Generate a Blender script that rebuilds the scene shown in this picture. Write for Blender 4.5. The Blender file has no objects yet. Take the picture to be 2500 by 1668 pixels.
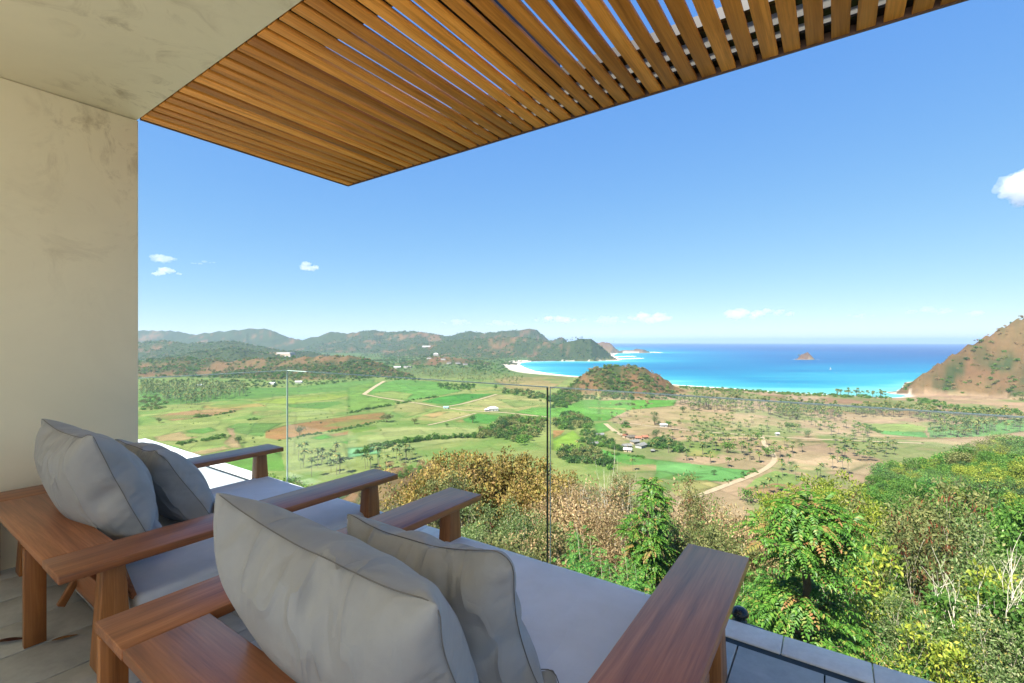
import bpy, bmesh, math, random, time
import numpy as np
from mathutils import Vector, Matrix

_T0 = time.time()
random.seed(7)
rng = np.random.default_rng(11)
scene = bpy.context.scene
COL = scene.collection

# ------------------------------------------------------------------ camera
F, CX, CY = 1143.0, 1250.0, 834.0          # pixels of the 2500 x 1668 photograph
EYE = 1.4                                  # eye height above the terrace floor (z = 0)
SEA, PLAIN = -110.6, -105.0
A = math.radians(34.55)                    # the terrace is turned this far against the line of sight
CA, SA = math.cos(A), math.sin(A)

cam_data = bpy.data.cameras.new('camera')
cam_data.sensor_width = 36.0
cam_data.lens = 36.0 * F / 2500.0
cam_data.clip_start = 0.05
cam_data.clip_end = 120000.0
cam = bpy.data.objects.new('camera', cam_data)
cam.location = (0, 0, EYE)
cam.rotation_euler = (math.radians(90), 0, 0)
COL.objects.link(cam)
scene.camera = cam

# ------------------------------------------------------------------ sky, sun, exposure
SUN_EL = math.radians(50)
sbx, sby = -0.12, -1.0                     # towards the sun, in terrace axes (behind the villa)
sx, sy = sbx * CA + sby * SA, -sbx * SA + sby * CA
SUN_AZ = math.atan2(sx, sy)                # clockwise from +Y
world = bpy.data.worlds.new('World')
scene.world = world
world.use_nodes = True
wn = world.node_tree.nodes
sky = wn.new('ShaderNodeTexSky')
sky.sky_type = 'NISHITA'
sky.sun_disc = False
sky.sun_elevation = SUN_EL
sky.sun_rotation = SUN_AZ
sky.altitude = 0.0
sky.air_density = 0.6
sky.dust_density = 0.0
sky.ozone_density = 4.0
bg = wn['Background']
bg.inputs['Strength'].default_value = 0.05
# film-like response per colour: the bright band at the horizon is held back, the blue stays deep
sp = wn.new('ShaderNodeSeparateColor'); cb = wn.new('ShaderNodeCombineColor'); wl = world.node_tree.links
wl.new(sky.outputs['Color'], sp.inputs[0])
for k, (pw_, ml_) in enumerate(((0.80, 1.28), (0.54, 2.10), (0.15, 4.55))):
    a_ = wn.new('ShaderNodeMath'); a_.operation = 'POWER'; a_.inputs[1].default_value = pw_
    b_ = wn.new('ShaderNodeMath'); b_.operation = 'MULTIPLY'; b_.inputs[1].default_value = ml_
    wl.new(sp.outputs[k], a_.inputs[0]); wl.new(a_.outputs[0], b_.inputs[0]); wl.new(b_.outputs[0], cb.inputs[k])
wl.new(cb.outputs[0], bg.inputs['Color'])

sun_data = bpy.data.lights.new('sun', 'SUN')
sun_data.energy = 5.0
sun_data.angle = math.radians(0.5)
sun_data.color = (1.0, 0.93, 0.83)
sun = bpy.data.objects.new('sun', sun_data)
sun.rotation_euler = Vector((sx * math.cos(SUN_EL), sy * math.cos(SUN_EL), math.hypot(sx, sy) * math.sin(SUN_EL))).to_track_quat('Z', 'Y').to_euler()
sun.location = (0, 0, 60)
COL.objects.link(sun)

scene.view_settings.view_transform = 'Standard'
scene.view_settings.look = 'None'
scene.view_settings.gamma = 1.0
scene.view_settings.exposure = 1.75
scene.cycles.max_bounces = 10
scene.cycles.diffuse_bounces = 5
scene.cycles.glossy_bounces = 3
scene.cycles.transmission_bounces = 4
scene.cycles.transparent_max_bounces = 12
scene.cycles.volume_bounces = 4
scene.cycles.use_denoising = True
scene.cycles.sample_clamp_indirect = 6.0

# ------------------------------------------------------------------ helpers
def B(x, y, z=0.0):
    """terrace axes (x along the balustrade, y outwards) -> world"""
    return (x * CA + y * SA, -x * SA + y * CA, z)

def ground_at(px, py, z=PLAIN):
    """where the sight line of a photograph pixel meets the level z"""
    Z = F * (EYE - z) / (py - CY)
    return ((px - CX) / F * Z, Z)

def at_depth(px, py, Z):
    return ((px - CX) / F * Z, Z, EYE - (py - CY) / F * Z)

def tag(o, label=None, cat=None, group=None, kind=None):
    if label: o['label'] = label
    if cat: o['category'] = cat
    if group: o['group'] = group
    if kind: o['kind'] = kind
    return o

def link(o, parent=None):
    COL.objects.link(o)
    if parent is not None:
        o.parent = parent
    return o

def empty(name, loc=(0, 0, 0), rz=0.0):
    o = bpy.data.objects.new(name, None)
    o.empty_display_size = 0.1
    o.location = loc
    o.rotation_euler = (0, 0, rz)
    return link(o)

def mesh_quads(name, verts, quads, mats, mat_idx=None, smooth=False):
    verts = np.asarray(verts, dtype=np.float32); quads = np.asarray(quads, dtype=np.int32)
    me = bpy.data.meshes.new(name)
    me.vertices.add(len(verts)); me.vertices.foreach_set('co', verts.ravel())
    k = quads.shape[1]
    me.loops.add(quads.size); me.loops.foreach_set('vertex_index', quads.ravel())
    me.polygons.add(len(quads)); me.polygons.foreach_set('loop_start', np.arange(0, quads.size, k, dtype=np.int32))
    for m in (mats if isinstance(mats, (list, tuple)) else [mats]):
        me.materials.append(m)
    if mat_idx is not None:
        me.polygons.foreach_set('material_index', np.asarray(mat_idx, dtype=np.int32))
    me.polygons.foreach_set('use_smooth', np.full(len(quads), bool(smooth)))
    me.update(calc_edges=True)
    return me

class Acc:
    """collects quads of several materials into one mesh"""
    def __init__(self): self.v, self.q, self.m, self.n = [], [], [], 0
    def add(self, verts, quads, mi=0):
        verts = np.asarray(verts, dtype=np.float32); quads = np.asarray(quads, dtype=np.int32)
        if len(quads) == 0: return
        self.v.append(verts); self.q.append(quads + self.n); self.m.append(np.full(len(quads), mi)); self.n += len(verts)
    def box(self, x0, x1, y0, y1, z0, z1, mi=0):
        v = [(x0,y0,z0),(x1,y0,z0),(x1,y1,z0),(x0,y1,z0),(x0,y0,z1),(x1,y0,z1),(x1,y1,z1),(x0,y1,z1)]
        self.add(v, [(0,3,2,1),(4,5,6,7),(0,1,5,4),(1,2,6,5),(2,3,7,6),(3,0,4,7)], mi)
    def mesh(self, name, mats, smooth=False):
        return mesh_quads(name, np.concatenate(self.v), np.concatenate(self.q), mats, np.concatenate(self.m), smooth)

def box_mesh(name, sx_, sy_, sz_, mat, bevel=0.0, top_scale=None, z0=None):
    """box centred on x,y; z from z0 (default centred)"""
    bm = bmesh.new()
    bmesh.ops.create_cube(bm, size=1.0)
    zb = -sz_ / 2 if z0 is None else z0
    for v in bm.verts:
        s = (top_scale or (1, 1)) if v.co.z > 0 else (1, 1)
        v.co = Vector((v.co.x * sx_ * s[0], v.co.y * sy_ * s[1], zb + (v.co.z + 0.5) * sz_))
    if bevel > 0:
        bmesh.ops.bevel(bm, geom=list(bm.edges), offset=bevel, segments=2, affect='EDGES', profile=0.5)
        for f in bm.faces: f.smooth = True
    me = bpy.data.meshes.new(name); bm.to_mesh(me); bm.free()
    me.materials.append(mat)
    if bevel > 0 and hasattr(me, 'set_sharp_from_angle'): me.set_sharp_from_angle(angle=math.radians(50))
    return me

def obj(name, me, parent=None, loc=(0, 0, 0), rot=(0, 0, 0), scale=None):
    o = bpy.data.objects.new(name, me)
    o.location = loc; o.rotation_euler = rot
    if scale is not None: o.scale = scale if hasattr(scale, '__len__') else (scale,) * 3
    return link(o, parent)

# value noise ------------------------------------------------------
def _hash(ix, iy, seed):
    h = (ix.astype(np.int64) * 374761393 + iy.astype(np.int64) * 668265263 + seed * 974634777) & 0x7fffffff
    h = ((h ^ (h >> 13)) * 1274126177) & 0x7fffffff
    return ((h ^ (h >> 16)) & 0xffff) / 65535.0
def vnoise(x, y, seed=0):
    ix, iy = np.floor(x), np.floor(y); fx, fy = x - ix, y - iy
    fx = fx * fx * fx * (fx * (fx * 6 - 15) + 10); fy = fy * fy * fy * (fy * (fy * 6 - 15) + 10)
    a, b = _hash(ix, iy, seed), _hash(ix + 1, iy, seed); c, d = _hash(ix, iy + 1, seed), _hash(ix + 1, iy + 1, seed)
    return (a + (b - a) * fx) * (1 - fy) + (c + (d - c) * fx) * fy
def fbm(x, y, seed=0, oct=4):
    s, a, t = 0.0, 0.5, 0.0
    for k in range(oct):
        s = s + a * vnoise(x * 2 ** k + 17.3 * k, y * 2 ** k - 9.1 * k, seed + k); t += a; a *= 0.5
    return s / t

# ------------------------------------------------------------------ materials
def srgb(r, g, b, k=1.0):
    def f(c):
        c /= 255.0
        return (c / 12.92 if c <= 0.04045 else ((c + 0.055) / 1.055) ** 2.4) * k
    return (f(r), f(g), f(b), 1.0)

class NT:
    def __init__(self, name):
        self.m = bpy.data.materials.new(name); self.m.use_nodes = True
        self.t = self.m.node_tree; self.n = self.t.nodes; self.p = self.n['Principled BSDF']; self.out = self.n['Material Output']
    def new(self, typ, **kw):
        nd = self.n.new(typ)
        for k, v in kw.items():
            if k.startswith('i_'): nd.inputs[k[2:].replace('_', ' ')].default_value = v
            else: setattr(nd, k, v)
        return nd
    def l(self, a, b): self.t.links.new(a, b)
    def ramp(self, fac, stops):
        r = self.n.new('ShaderNodeValToRGB'); e = r.color_ramp.elements
        while len(e) < len(stops): e.new(0.5)
        for el, (p, c) in zip(e, stops): el.position = p; el.color = c
        self.l(fac, r.inputs['Fac']); return r.outputs['Color']
    def noise(self, vec, scale, detail=4.0, rough=0.55, dist=0.0):
        nz = self.new('ShaderNodeTexNoise'); nz.inputs['Scale'].default_value = scale
        nz.inputs['Detail'].default_value = detail; nz.inputs['Roughness'].default_value = rough; nz.inputs['Distortion'].default_value = dist
        if vec is not None: self.l(vec, nz.inputs['Vector'])
        return nz.outputs['Fac']
    def mix(self, fac, a, b, mode='MIX'):
        mx = self.n.new('ShaderNodeMix'); mx.data_type = 'RGBA'; mx.blend_type = mode
        for sock, val in ((mx.inputs[0], fac), (mx.inputs[6], a), (mx.inputs[7], b)):
            if isinstance(val, bpy.types.NodeSocket): self.l(val, sock)
            else: sock.default_value = val
        return mx.outputs[2]
    def mapping(self, vec, scale=(1, 1, 1), rot=(0, 0, 0)):
        mp = self.n.new('ShaderNodeMapping'); mp.inputs['Scale'].default_value = scale; mp.inputs['Rotation'].default_value = rot
        self.l(vec, mp.inputs['Vector']); return mp.outputs['Vector']
    def bump(self, h, strength=0.3, dist=0.01):
        b = self.n.new('ShaderNodeBump'); b.inputs['Strength'].default_value = strength; b.inputs['Distance'].default_value = dist
        self.l(h, b.inputs['Height']); self.l(b.outputs['Normal'], self.p.inputs['Normal']); return b

def wood(name, c0, c1, c2, axis, rough=0.45, spec=0.35, vary=0.3, coat=0.0):
    w = NT(name)
    tc = w.new('ShaderNodeTexCoord'); oi = w.new('ShaderNodeObjectInfo')
    add = w.new('ShaderNodeVectorMath', operation='ADD')
    sc = w.new('ShaderNodeVectorMath', operation='SCALE'); cmb = w.new('ShaderNodeCombineXYZ')
    for k in range(3): w.l(oi.outputs['Random'], cmb.inputs[k])
    w.l(cmb.outputs[0], sc.inputs[0]); sc.inputs['Scale'].default_value = 37.0
    w.l(tc.outputs['Object'], add.inputs[0]); w.l(sc.outputs[0], add.inputs[1])
    s = {'x': (1.2, 22, 22), 'y': (22, 1.2, 22), 'z': (22, 22, 1.2)}[axis]
    v = w.mapping(add.outputs[0], s)
    g1 = w.noise(v, 1.0, 5, 0.6, 0.6)
    s2 = {'x': (4, 150, 150), 'y': (150, 4, 150), 'z': (150, 150, 4)}[axis]
    g2 = w.noise(w.mapping(add.outputs[0], s2), 1.0, 3, 0.6)
    base = w.ramp(g1, [(0.25, c0), (0.52, c1), (0.8, c2)])
    fine = w.ramp(g2, [(0.3, (0.72, 0.72, 0.72, 1)), (0.65, (1.08, 1.08, 1.08, 1))])
    col = w.mix(0.8, base, fine, 'MULTIPLY')
    tone = w.ramp(oi.outputs['Random'], [(0.0, (1 - vary, 1 - vary * 1.15, 1 - vary * 1.3, 1)), (1.0, (1 + vary * .5, 1 + vary * .5, 1 + vary * .45, 1))])
    col = w.mix(1.0, col, tone, 'MULTIPLY')
    w.l(col, w.p.inputs['Base Color'])
    w.p.inputs['Roughness'].default_value = rough; w.p.inputs['Specular IOR Level'].default_value = spec
    w.p.inputs['Coat Weight'].default_value = coat; w.p.inputs['Coat Roughness'].default_value = 0.25
    w.bump(g2, 0.12, 0.002)
    return w.m

def leaf_mat(name, stops, trans=0.35, rough=0.55):
    """leaves: a tone per leaf, light from both sides"""
    w = NT(name)
    ge = w.new('ShaderNodeNewGeometry'); oi = w.new('ShaderNodeObjectInfo')
    col = w.ramp(ge.outputs['Random Per Island'], stops)
    tone = w.ramp(oi.outputs['Random'], [(0.0, (0.78, 0.8, 0.78, 1)), (1.0, (1.15, 1.12, 1.1, 1))])
    col = w.mix(1.0, col, tone, 'MULTIPLY')
    w.l(col, w.p.inputs['Base Color'])
    w.p.inputs['Roughness'].default_value = rough; w.p.inputs['Specular IOR Level'].default_value = 0.25
    tr = w.new('ShaderNodeBsdfTranslucent'); w.l(w.mix(1.0, col, (1.0, 1.1, 0.55, 1), 'MULTIPLY'), tr.inputs['Color'])
    mx = w.new('ShaderNodeMixShader'); mx.inputs[0].default_value = trans
    w.l(w.p.outputs[0], mx.inputs[1]); w.l(tr.outputs[0], mx.inputs[2]); w.l(mx.outputs[0], w.out.inputs['Surface'])
    return w.m

def plain(name, col, rough=0.6, spec=0.3, metal=0.0, nscale=None, namp=0.15, bump=0.0):
    w = NT(name)
    w.p.inputs['Roughness'].default_value = rough; w.p.inputs['Specular IOR Level'].default_value = spec; w.p.inputs['Metallic'].default_value = metal
    w.p.inputs['Base Color'].default_value = col
    if nscale:
        tc = w.new('ShaderNodeTexCoord'); n = w.noise(tc.outputs['Object'], nscale, 6, 0.6)
        t = w.ramp(n, [(0.3, (1 - namp,) * 3 + (1,)), (0.7, (1 + namp,) * 3 + (1,))])
        w.l(w.mix(1.0, col, t, 'MULTIPLY'), w.p.inputs['Base Color'])
        if bump: w.bump(n, bump, 0.01)
    return w.m

M = {}
M['slat'] = wood('canopy_wood', (0.35, 0.128, 0.018, 1), (0.67, 0.28, 0.046, 1), (0.82, 0.40, 0.09, 1), 'y', 0.5, 0.3, 0.5)
M['teak_y'] = wood('teak_along', (0.17, 0.058, 0.022, 1), (0.36, 0.135, 0.052, 1), (0.50, 0.21, 0.09, 1), 'y', 0.42, 0.45, 0.15, 0.25)
M['teak_x'] = wood('teak_across', (0.17, 0.058, 0.022, 1), (0.36, 0.135, 0.052, 1), (0.50, 0.21, 0.09, 1), 'x', 0.42, 0.45, 0.15, 0.25)
M['teak_z'] = wood('teak_upright', (0.18, 0.066, 0.020, 1), (0.38, 0.15, 0.045, 1), (0.50, 0.22, 0.08, 1), 'z', 0.4, 0.4, 0.15)
M['dark_metal'] = plain('dark_steel', (0.018, 0.019, 0.021, 1), 0.45, 0.4, 0.3)
M['black_plastic'] = plain('black_cap', (0.012, 0.013, 0.016, 1), 0.22, 0.5)
M['rust_edge'] = plain('canopy_edge', (0.10, 0.062, 0.045, 1), 0.6, 0.3)

def plaster(name, col, stain):
    w = NT(name)
    tc = w.new('ShaderNodeTexCoord'); o = tc.outputs['Object']
    big = w.noise(o, 0.55, 4, 0.6, 0.8); fine = w.noise(o, 14.0, 5, 0.65); med = w.noise(o, 3.2, 7, 0.7, 1.6)
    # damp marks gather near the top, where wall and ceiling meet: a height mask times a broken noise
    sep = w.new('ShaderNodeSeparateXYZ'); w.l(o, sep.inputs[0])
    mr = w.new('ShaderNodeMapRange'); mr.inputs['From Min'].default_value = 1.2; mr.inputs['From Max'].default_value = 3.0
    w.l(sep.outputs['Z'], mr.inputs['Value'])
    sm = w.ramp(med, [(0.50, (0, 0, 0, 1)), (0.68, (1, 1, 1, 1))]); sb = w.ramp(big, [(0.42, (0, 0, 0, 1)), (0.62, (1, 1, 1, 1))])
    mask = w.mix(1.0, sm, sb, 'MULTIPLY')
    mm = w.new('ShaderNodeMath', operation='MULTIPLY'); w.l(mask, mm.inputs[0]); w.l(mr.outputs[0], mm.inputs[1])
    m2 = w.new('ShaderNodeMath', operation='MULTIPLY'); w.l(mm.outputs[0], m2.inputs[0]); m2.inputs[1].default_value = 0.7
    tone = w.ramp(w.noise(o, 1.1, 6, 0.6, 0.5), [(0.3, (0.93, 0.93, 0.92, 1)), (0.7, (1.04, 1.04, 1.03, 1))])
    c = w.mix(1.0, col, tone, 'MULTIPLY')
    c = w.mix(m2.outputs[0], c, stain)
    w.l(c, w.p.inputs['Base Color']); w.p.inputs['Roughness'].default_value = 0.85; w.p.inputs['Specular IOR Level'].default_value = 0.15
    w.bump(fine, 0.10, 0.004)
    return w.m
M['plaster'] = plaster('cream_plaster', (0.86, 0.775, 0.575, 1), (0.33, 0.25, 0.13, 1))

def stone(name, c0, c1, rough=0.6):
    w = NT(name); tc = w.new('ShaderNodeTexCoord'); oi = w.new('ShaderNodeObjectInfo')
    ge = w.new('ShaderNodeNewGeometry')
    n = w.noise(ge.outputs['Position'], 2.6, 7, 0.62, 0.5); n2 = w.noise(ge.outputs['Position'], 26, 5, 0.7)
    c = w.ramp(n, [(0.3, c0), (0.7, c1)])
    c = w.mix(0.6, c, w.ramp(n2, [(0.3, (0.8, 0.8, 0.8, 1)), (0.7, (1.1, 1.1, 1.1, 1))]), 'MULTIPLY')
    c = w.mix(1.0, c, w.ramp(oi.outputs['Random'], [(0, (0.86, 0.86, 0.87, 1)), (1, (1.08, 1.08, 1.06, 1))]), 'MULTIPLY')
    w.l(c, w.p.inputs['Base Color']); w.p.inputs['Roughness'].default_value = rough; w.p.inputs['Specular IOR Level'].default_value = 0.35
    w.bump(n2, 0.15, 0.003); return w.m
M['tile'] = stone('grey_stone', (0.33, 0.345, 0.35, 1), (0.47, 0.485, 0.49, 1), 0.45)
M['coping'] = stone('pale_stone', (0.66, 0.68, 0.68, 1), (0.82, 0.84, 0.84, 1), 0.4)
M['bounce_stone'] = stone('bounce_stone', (0.72, 0.70, 0.66, 1), (0.82, 0.80, 0.76, 1), 0.7)  # for the added unseen slabs only, very pale so they bounce sunlight
M['joint'] = plain('joint_mortar', (0.10, 0.105, 0.105, 1), 0.9, 0.1)
M['gutter'] = plain('gutter_dark', (0.012, 0.016, 0.017, 1), 0.5, 0.4, 0.0, 30, 0.4)

def fabric(name, col, sc=1.0, crease=0.0):
    w = NT(name); tc = w.new('ShaderNodeTexCoord')
    n = w.noise(tc.outputs['Object'], 420 * sc, 2, 0.5); n2 = w.noise(tc.outputs['Object'], 5, 5, 0.6); n3 = w.noise(tc.outputs['Object'], 16, 4, 0.6, 0.6)
    c = w.mix(1.0, col, w.ramp(n2, [(0.3, (0.93, 0.93, 0.92, 1)), (0.7, (1.04, 1.04, 1.04, 1))]), 'MULTIPLY')
    w.l(c, w.p.inputs['Base Color']); w.p.inputs['Roughness'].default_value = 0.92; w.p.inputs['Specular IOR Level'].default_value = 0.12
    w.p.inputs['Sheen Weight'].default_value = 0.12
    mth = w.new('ShaderNodeMath', operation='ADD'); w.l(n, mth.inputs[0]); 
    m3 = w.new('ShaderNodeMath', operation='MULTIPLY'); w.l(n3, m3.inputs[0]); m3.inputs[1].default_value = 5.0; w.l(m3.outputs[0], mth.inputs[1])
    bf = w.bump(mth.outputs[0], 0.2, 0.002)
    if crease:      # long soft creases pulled down from the seams
        cv = w.mapping(tc.outputs['Object'], (5.2, 1.7, 1.8), (0, 0, 0.5)); c1 = w.noise(cv, 1.0, 2.0, 0.45, 0.5)
        su_ = w.new('ShaderNodeMath', operation='SUBTRACT'); w.l(c1, su_.inputs[0]); su_.inputs[1].default_value = 0.5
        ab_ = w.new('ShaderNodeMath', operation='ABSOLUTE'); w.l(su_.outputs[0], ab_.inputs[0])
        rd_ = w.ramp(ab_.outputs[0], [(0.0, (1, 1, 1, 1)), (0.035, (0.55, 0.55, 0.55, 1)), (0.13, (0, 0, 0, 1))])
        mk_ = w.ramp(w.noise(tc.outputs['Object'], 3.4, 2, 0.5), [(0.42, (0, 0, 0, 1)), (0.60, (1, 1, 1, 1))])
        b2 = w.n.new('ShaderNodeBump'); b2.inputs['Strength'].default_value = crease; b2.inputs['Distance'].default_value = 0.035
        w.l(w.mix(1.0, rd_, mk_, 'MULTIPLY'), b2.inputs['Height']); w.l(b2.outputs['Normal'], bf.inputs['Normal'])
    return w.m
M['cushion'] = fabric('cushion_cloth', (0.68, 0.705, 0.76, 1), 1.0, 0.12)
M['pillow'] = fabric('pillow_cloth', (0.335, 0.345, 0.362, 1), 1.0, 0.6)
M['piping'] = fabric('seam_cloth', (0.17, 0.165, 0.16, 1))

def glass_mat():
    w = NT('clear_glass'); w.n.remove(w.p)
    tr = w.new('ShaderNodeBsdfTransparent'); tr.inputs['Color'].default_value = (0.955, 0.985, 0.97, 1)
    gl = w.new('ShaderNodeBsdfGlossy'); gl.inputs['Roughness'].default_value = 0.0; gl.inputs['Color'].default_value = (1, 1, 1, 1)
    lw = w.new('ShaderNodeLayerWeight'); pw = w.new('ShaderNodeMath', operation='POWER'); pw.inputs[1].default_value = 5.0; w.l(lw.outputs['Facing'], pw.inputs[0])
    ma = w.new('ShaderNodeMath', operation='MULTIPLY_ADD'); w.l(pw.outputs[0], ma.inputs[0]); ma.inputs[1].default_value = 0.96; ma.inputs[2].default_value = 0.009   # Schlick reflectance
    mx = w.new('ShaderNodeMixShader'); w.l(ma.outputs[0], mx.inputs[0]); w.l(tr.outputs[0], mx.inputs[1]); w.l(gl.outputs[0], mx.inputs[2])
    w.l(mx.outputs[0], w.out.inputs['Surface']); return w.m
M['glass'] = glass_mat()
M['glass_edge'] = plain('glass_edge', (0.36, 0.47, 0.43, 1), 0.2, 0.5)
M['seal'] = plain('seal_strip', (0.03, 0.045, 0.04, 1), 0.4, 0.4)
# ================================================================== the land
def seg_dist(X, Y, pts, vals=None):
    """distance of every point to a polyline, and vals interpolated at the foot point"""
    best = np.full(X.shape, 1e12); bv = np.zeros(X.shape)
    for k in range(len(pts) - 1):
        ax, ay = pts[k][0], pts[k][1]; bx, by = pts[k + 1][0], pts[k + 1][1]
        dx, dy = bx - ax, by - ay; L2 = dx * dx + dy * dy + 1e-9
        t = np.clip(((X - ax) * dx + (Y - ay) * dy) / L2, 0, 1)
        d = (X - ax - t * dx) ** 2 + (Y - ay - t * dy) ** 2
        w = d < best; best = np.where(w, d, best)
        if vals is not None: bv = np.where(w, vals[k] + t * (vals[k + 1] - vals[k]), bv)
    return np.sqrt(best), bv

def inside(X, Y, poly):
    r = np.zeros(X.shape, dtype=bool); n = len(poly)
    for k in range(n):
        x0, y0 = poly[k]; x1, y1 = poly[(k + 1) % n]
        if y0 == y1: continue
        c = ((y0 > Y) != (y1 > Y)) & (X < (x1 - x0) * (Y - y0) / (y1 - y0) + x0)
        r ^= c
    return r

# coastline: shore points read where the water meets the land (sea level)
def S(px, py): return ground_at(px, py, SEA)
COAST = [(-6000, 15000), (1500, 9000), (1250, 5600), S(1600, 860.5), S(1560, 862), S(1505, 862.5), S(1490, 867), S(1500, 873), S(1512, 877.5), S(1500, 880.3), S(1440, 882), S(1380, 882), S(1345, 881.8),
         S(1292, 883), S(1268, 886), S(1262, 890), S(1274, 897), S(1297, 905.5), S(1340, 913), S(1395, 918.5), S(1480, 926), S(1570, 934), S(1656, 941),
         S(1784, 949), S(1900, 958), S(1990, 963), S(2100, 968), S(2178, 971.5), S(2214, 968.5), S(2203, 961), S(2196, 953), S(2204, 945)]
COAST += [(COAST[-1][0] + 120, 1290), (1700, 1500), (5000, 1700), (9000, -3000), (-9000, -6000), (-9000, 9000)]
SHORE = COAST[1:-3]

# ridges: (crest points as photograph pixel + distance, half width of the hill, share of green)
RIDGES = [
    ([(150,806,5600),(343,805,5600),(428,807,5500),(466,816,5400),(530,809,5400),(568,806,5400),(619,800.5,5400),(650,802,5400),(670,809,5300),(696,821,5200),(734,829,5100),(772,821,5100),(811,809,5100),(841,813,5000),(909,806,4900),(952,810,4900),(1008,808,4800),(1050,812,4700),(1093,820,4600)], 1050, 0.85),
    ([(1093,822,4700),(1120,812,4700),(1144,807,4700),(1182,812,4600),(1233,806,4500),(1270,803,4500),(1294,801,4500),(1310,805,4500),(1322,814,4450),(1338,827,4400)], 480, 0.8),
    ([(1345,832,4300),(1371,822,4300),(1392,832,4250)], 260, 0.8),
    ([(1010,838,3700),(1060,834,3600),(1110,830,3500),(1180,824,3400),(1258,820,3350),(1300,824,3250),(1340,833,3150),(1380,848,3050)], 430, 0.85),
    ([(1345,852,2880),(1368,836,2860),(1395,826,2860),(1420,822,2860),(1443,827,2860),(1468,845,2850),(1492,868,2840)], 235, 0.95),
    ([(1420,842,4700),(1455,833,4650),(1472,829,4650),(1490,838,4600),(1506,852,4600)], 190, 0.5),
    ([(1516,855,4650),(1530,851,4650),(1559,848,4650),(1580,856,4650)], 95, 0.3),
    ([(250,832,3300),(344,835,3200),(400,830,3100),(455,838,3000),(530,833,2950),(568,832,2900),(632,844,2850),(690,855,2800),(760,858,2900)], 480, 0.9),
    ([(420,868,2250),(480,858,2250),(568,847,2250),(625,856,2250),(690,868,2250)], 300, 0.95),
    ([(640,862,2650),(690,857,2650),(730,866,2650)], 160, 0.6),
    ([(260,884,1650),(351,880,1620),(377,876,1600),(453,872,1560),(504,876,1540),(555,881,1530),(619,875,1520),(734,870,1500),(798,867,1480),(849,867,1470),(900,878,1460),(939,893,1440),(975,908,1420)], 230, 0.68),
    ([(985,884,2150),(1030,871,2150),(1065,866,2150),(1105,870,2150),(1165,880,2150)], 170, 0.6),
    ([(1392,948,960),(1412,925,965),(1432,907,970),(1462,895,970),(1500,893,970),(1545,892,965),(1580,900,965),(1610,915,970),(1640,935,975)], 105, 0.52),
]
RX = []
for pts, w, g in RIDGES:
    P = [at_depth(px, py, Z) for px, py, Z in pts]
    RX.append(([(p[0], p[1]) for p in P], [p[2] for p in P], w, g))
# the headland on the right: its ridge climbs away from the water
HEAD = [((0.838 * 1010), 1010, -104), (0.86 * 1005, 1005, -80), (0.915 * 1005, 1005, -40), (0.96 * 1005, 1005, -12), (1.01 * 1000, 1000, 14), (1.09 * 1000, 1000, 57), (1.2 * 1000, 1000, 92), (1.45 * 1000, 1020, 135), (2.0 * 1000, 1050, 150)]
RX.append(([(p[0], p[1]) for p in HEAD], [p[2] for p in HEAD], 290, 0.59))
ISLET = [at_depth(px, py, 2936) for px, py in ((1945, 868), (1953, 856), (1961, 852), (1969, 857), (1979, 859), (1988, 869))]
RX.append(([(p[0], p[1]) for p in ISLET], [p[2] for p in ISLET], 42, 0.1))

NEAR_D = np.array([0, 6, 12, 25, 50, 90, 130, 170, 230, 300, 380, 480, 700.0])
NEAR = {-178: [-3.5,-3,-2,1,8,18,26,32,38,42,44,45,45], -95: [-3.5,-4,-5,-7,-10,-14,-18,-22,-28,-36,-50,-75,-110],
        -60: [-3.5,-5,-8,-18,-38,-62,-80,-92,-102,-107,-110,-112,-112], -30: [-3.5,-5,-8,-18,-38,-62,-80,-92,-102,-107,-110,-112,-112],
        -14: [-3.5,-5,-8.5,-16,-27,-39,-47,-53,-60,-84,-107,-112,-112], 0: [-3.5,-5,-8.5,-16,-28,-42,-52,-59,-66,-88,-108,-112,-112],
        20: [-3.5,-5,-8.5,-16,-32,-52,-68,-81,-95,-106,-110,-112,-112], 33: [-3.5,-5,-8,-15,-28,-41,-50,-57,-74,-100,-110,-112,-112],
        40: [-3.5,-5,-7.5,-14,-25,-35,-41,-45,-49,-72,-102,-112,-112],
        47: [-3.5,-5,-7,-13,-23,-32,-36.5,-38,-35,-46,-82,-110,-112], 80: [-3.5,-4,-6,-10,-16,-20,-22,-22,-22,-30,-60,-90,-112], 178: [-3.5,-3,-2,1,8,18,26,32,38,42,44,45,45]}
NA = np.array(sorted(NEAR)); NZ = np.array([NEAR[a] for a in NA], dtype=float)

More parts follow.
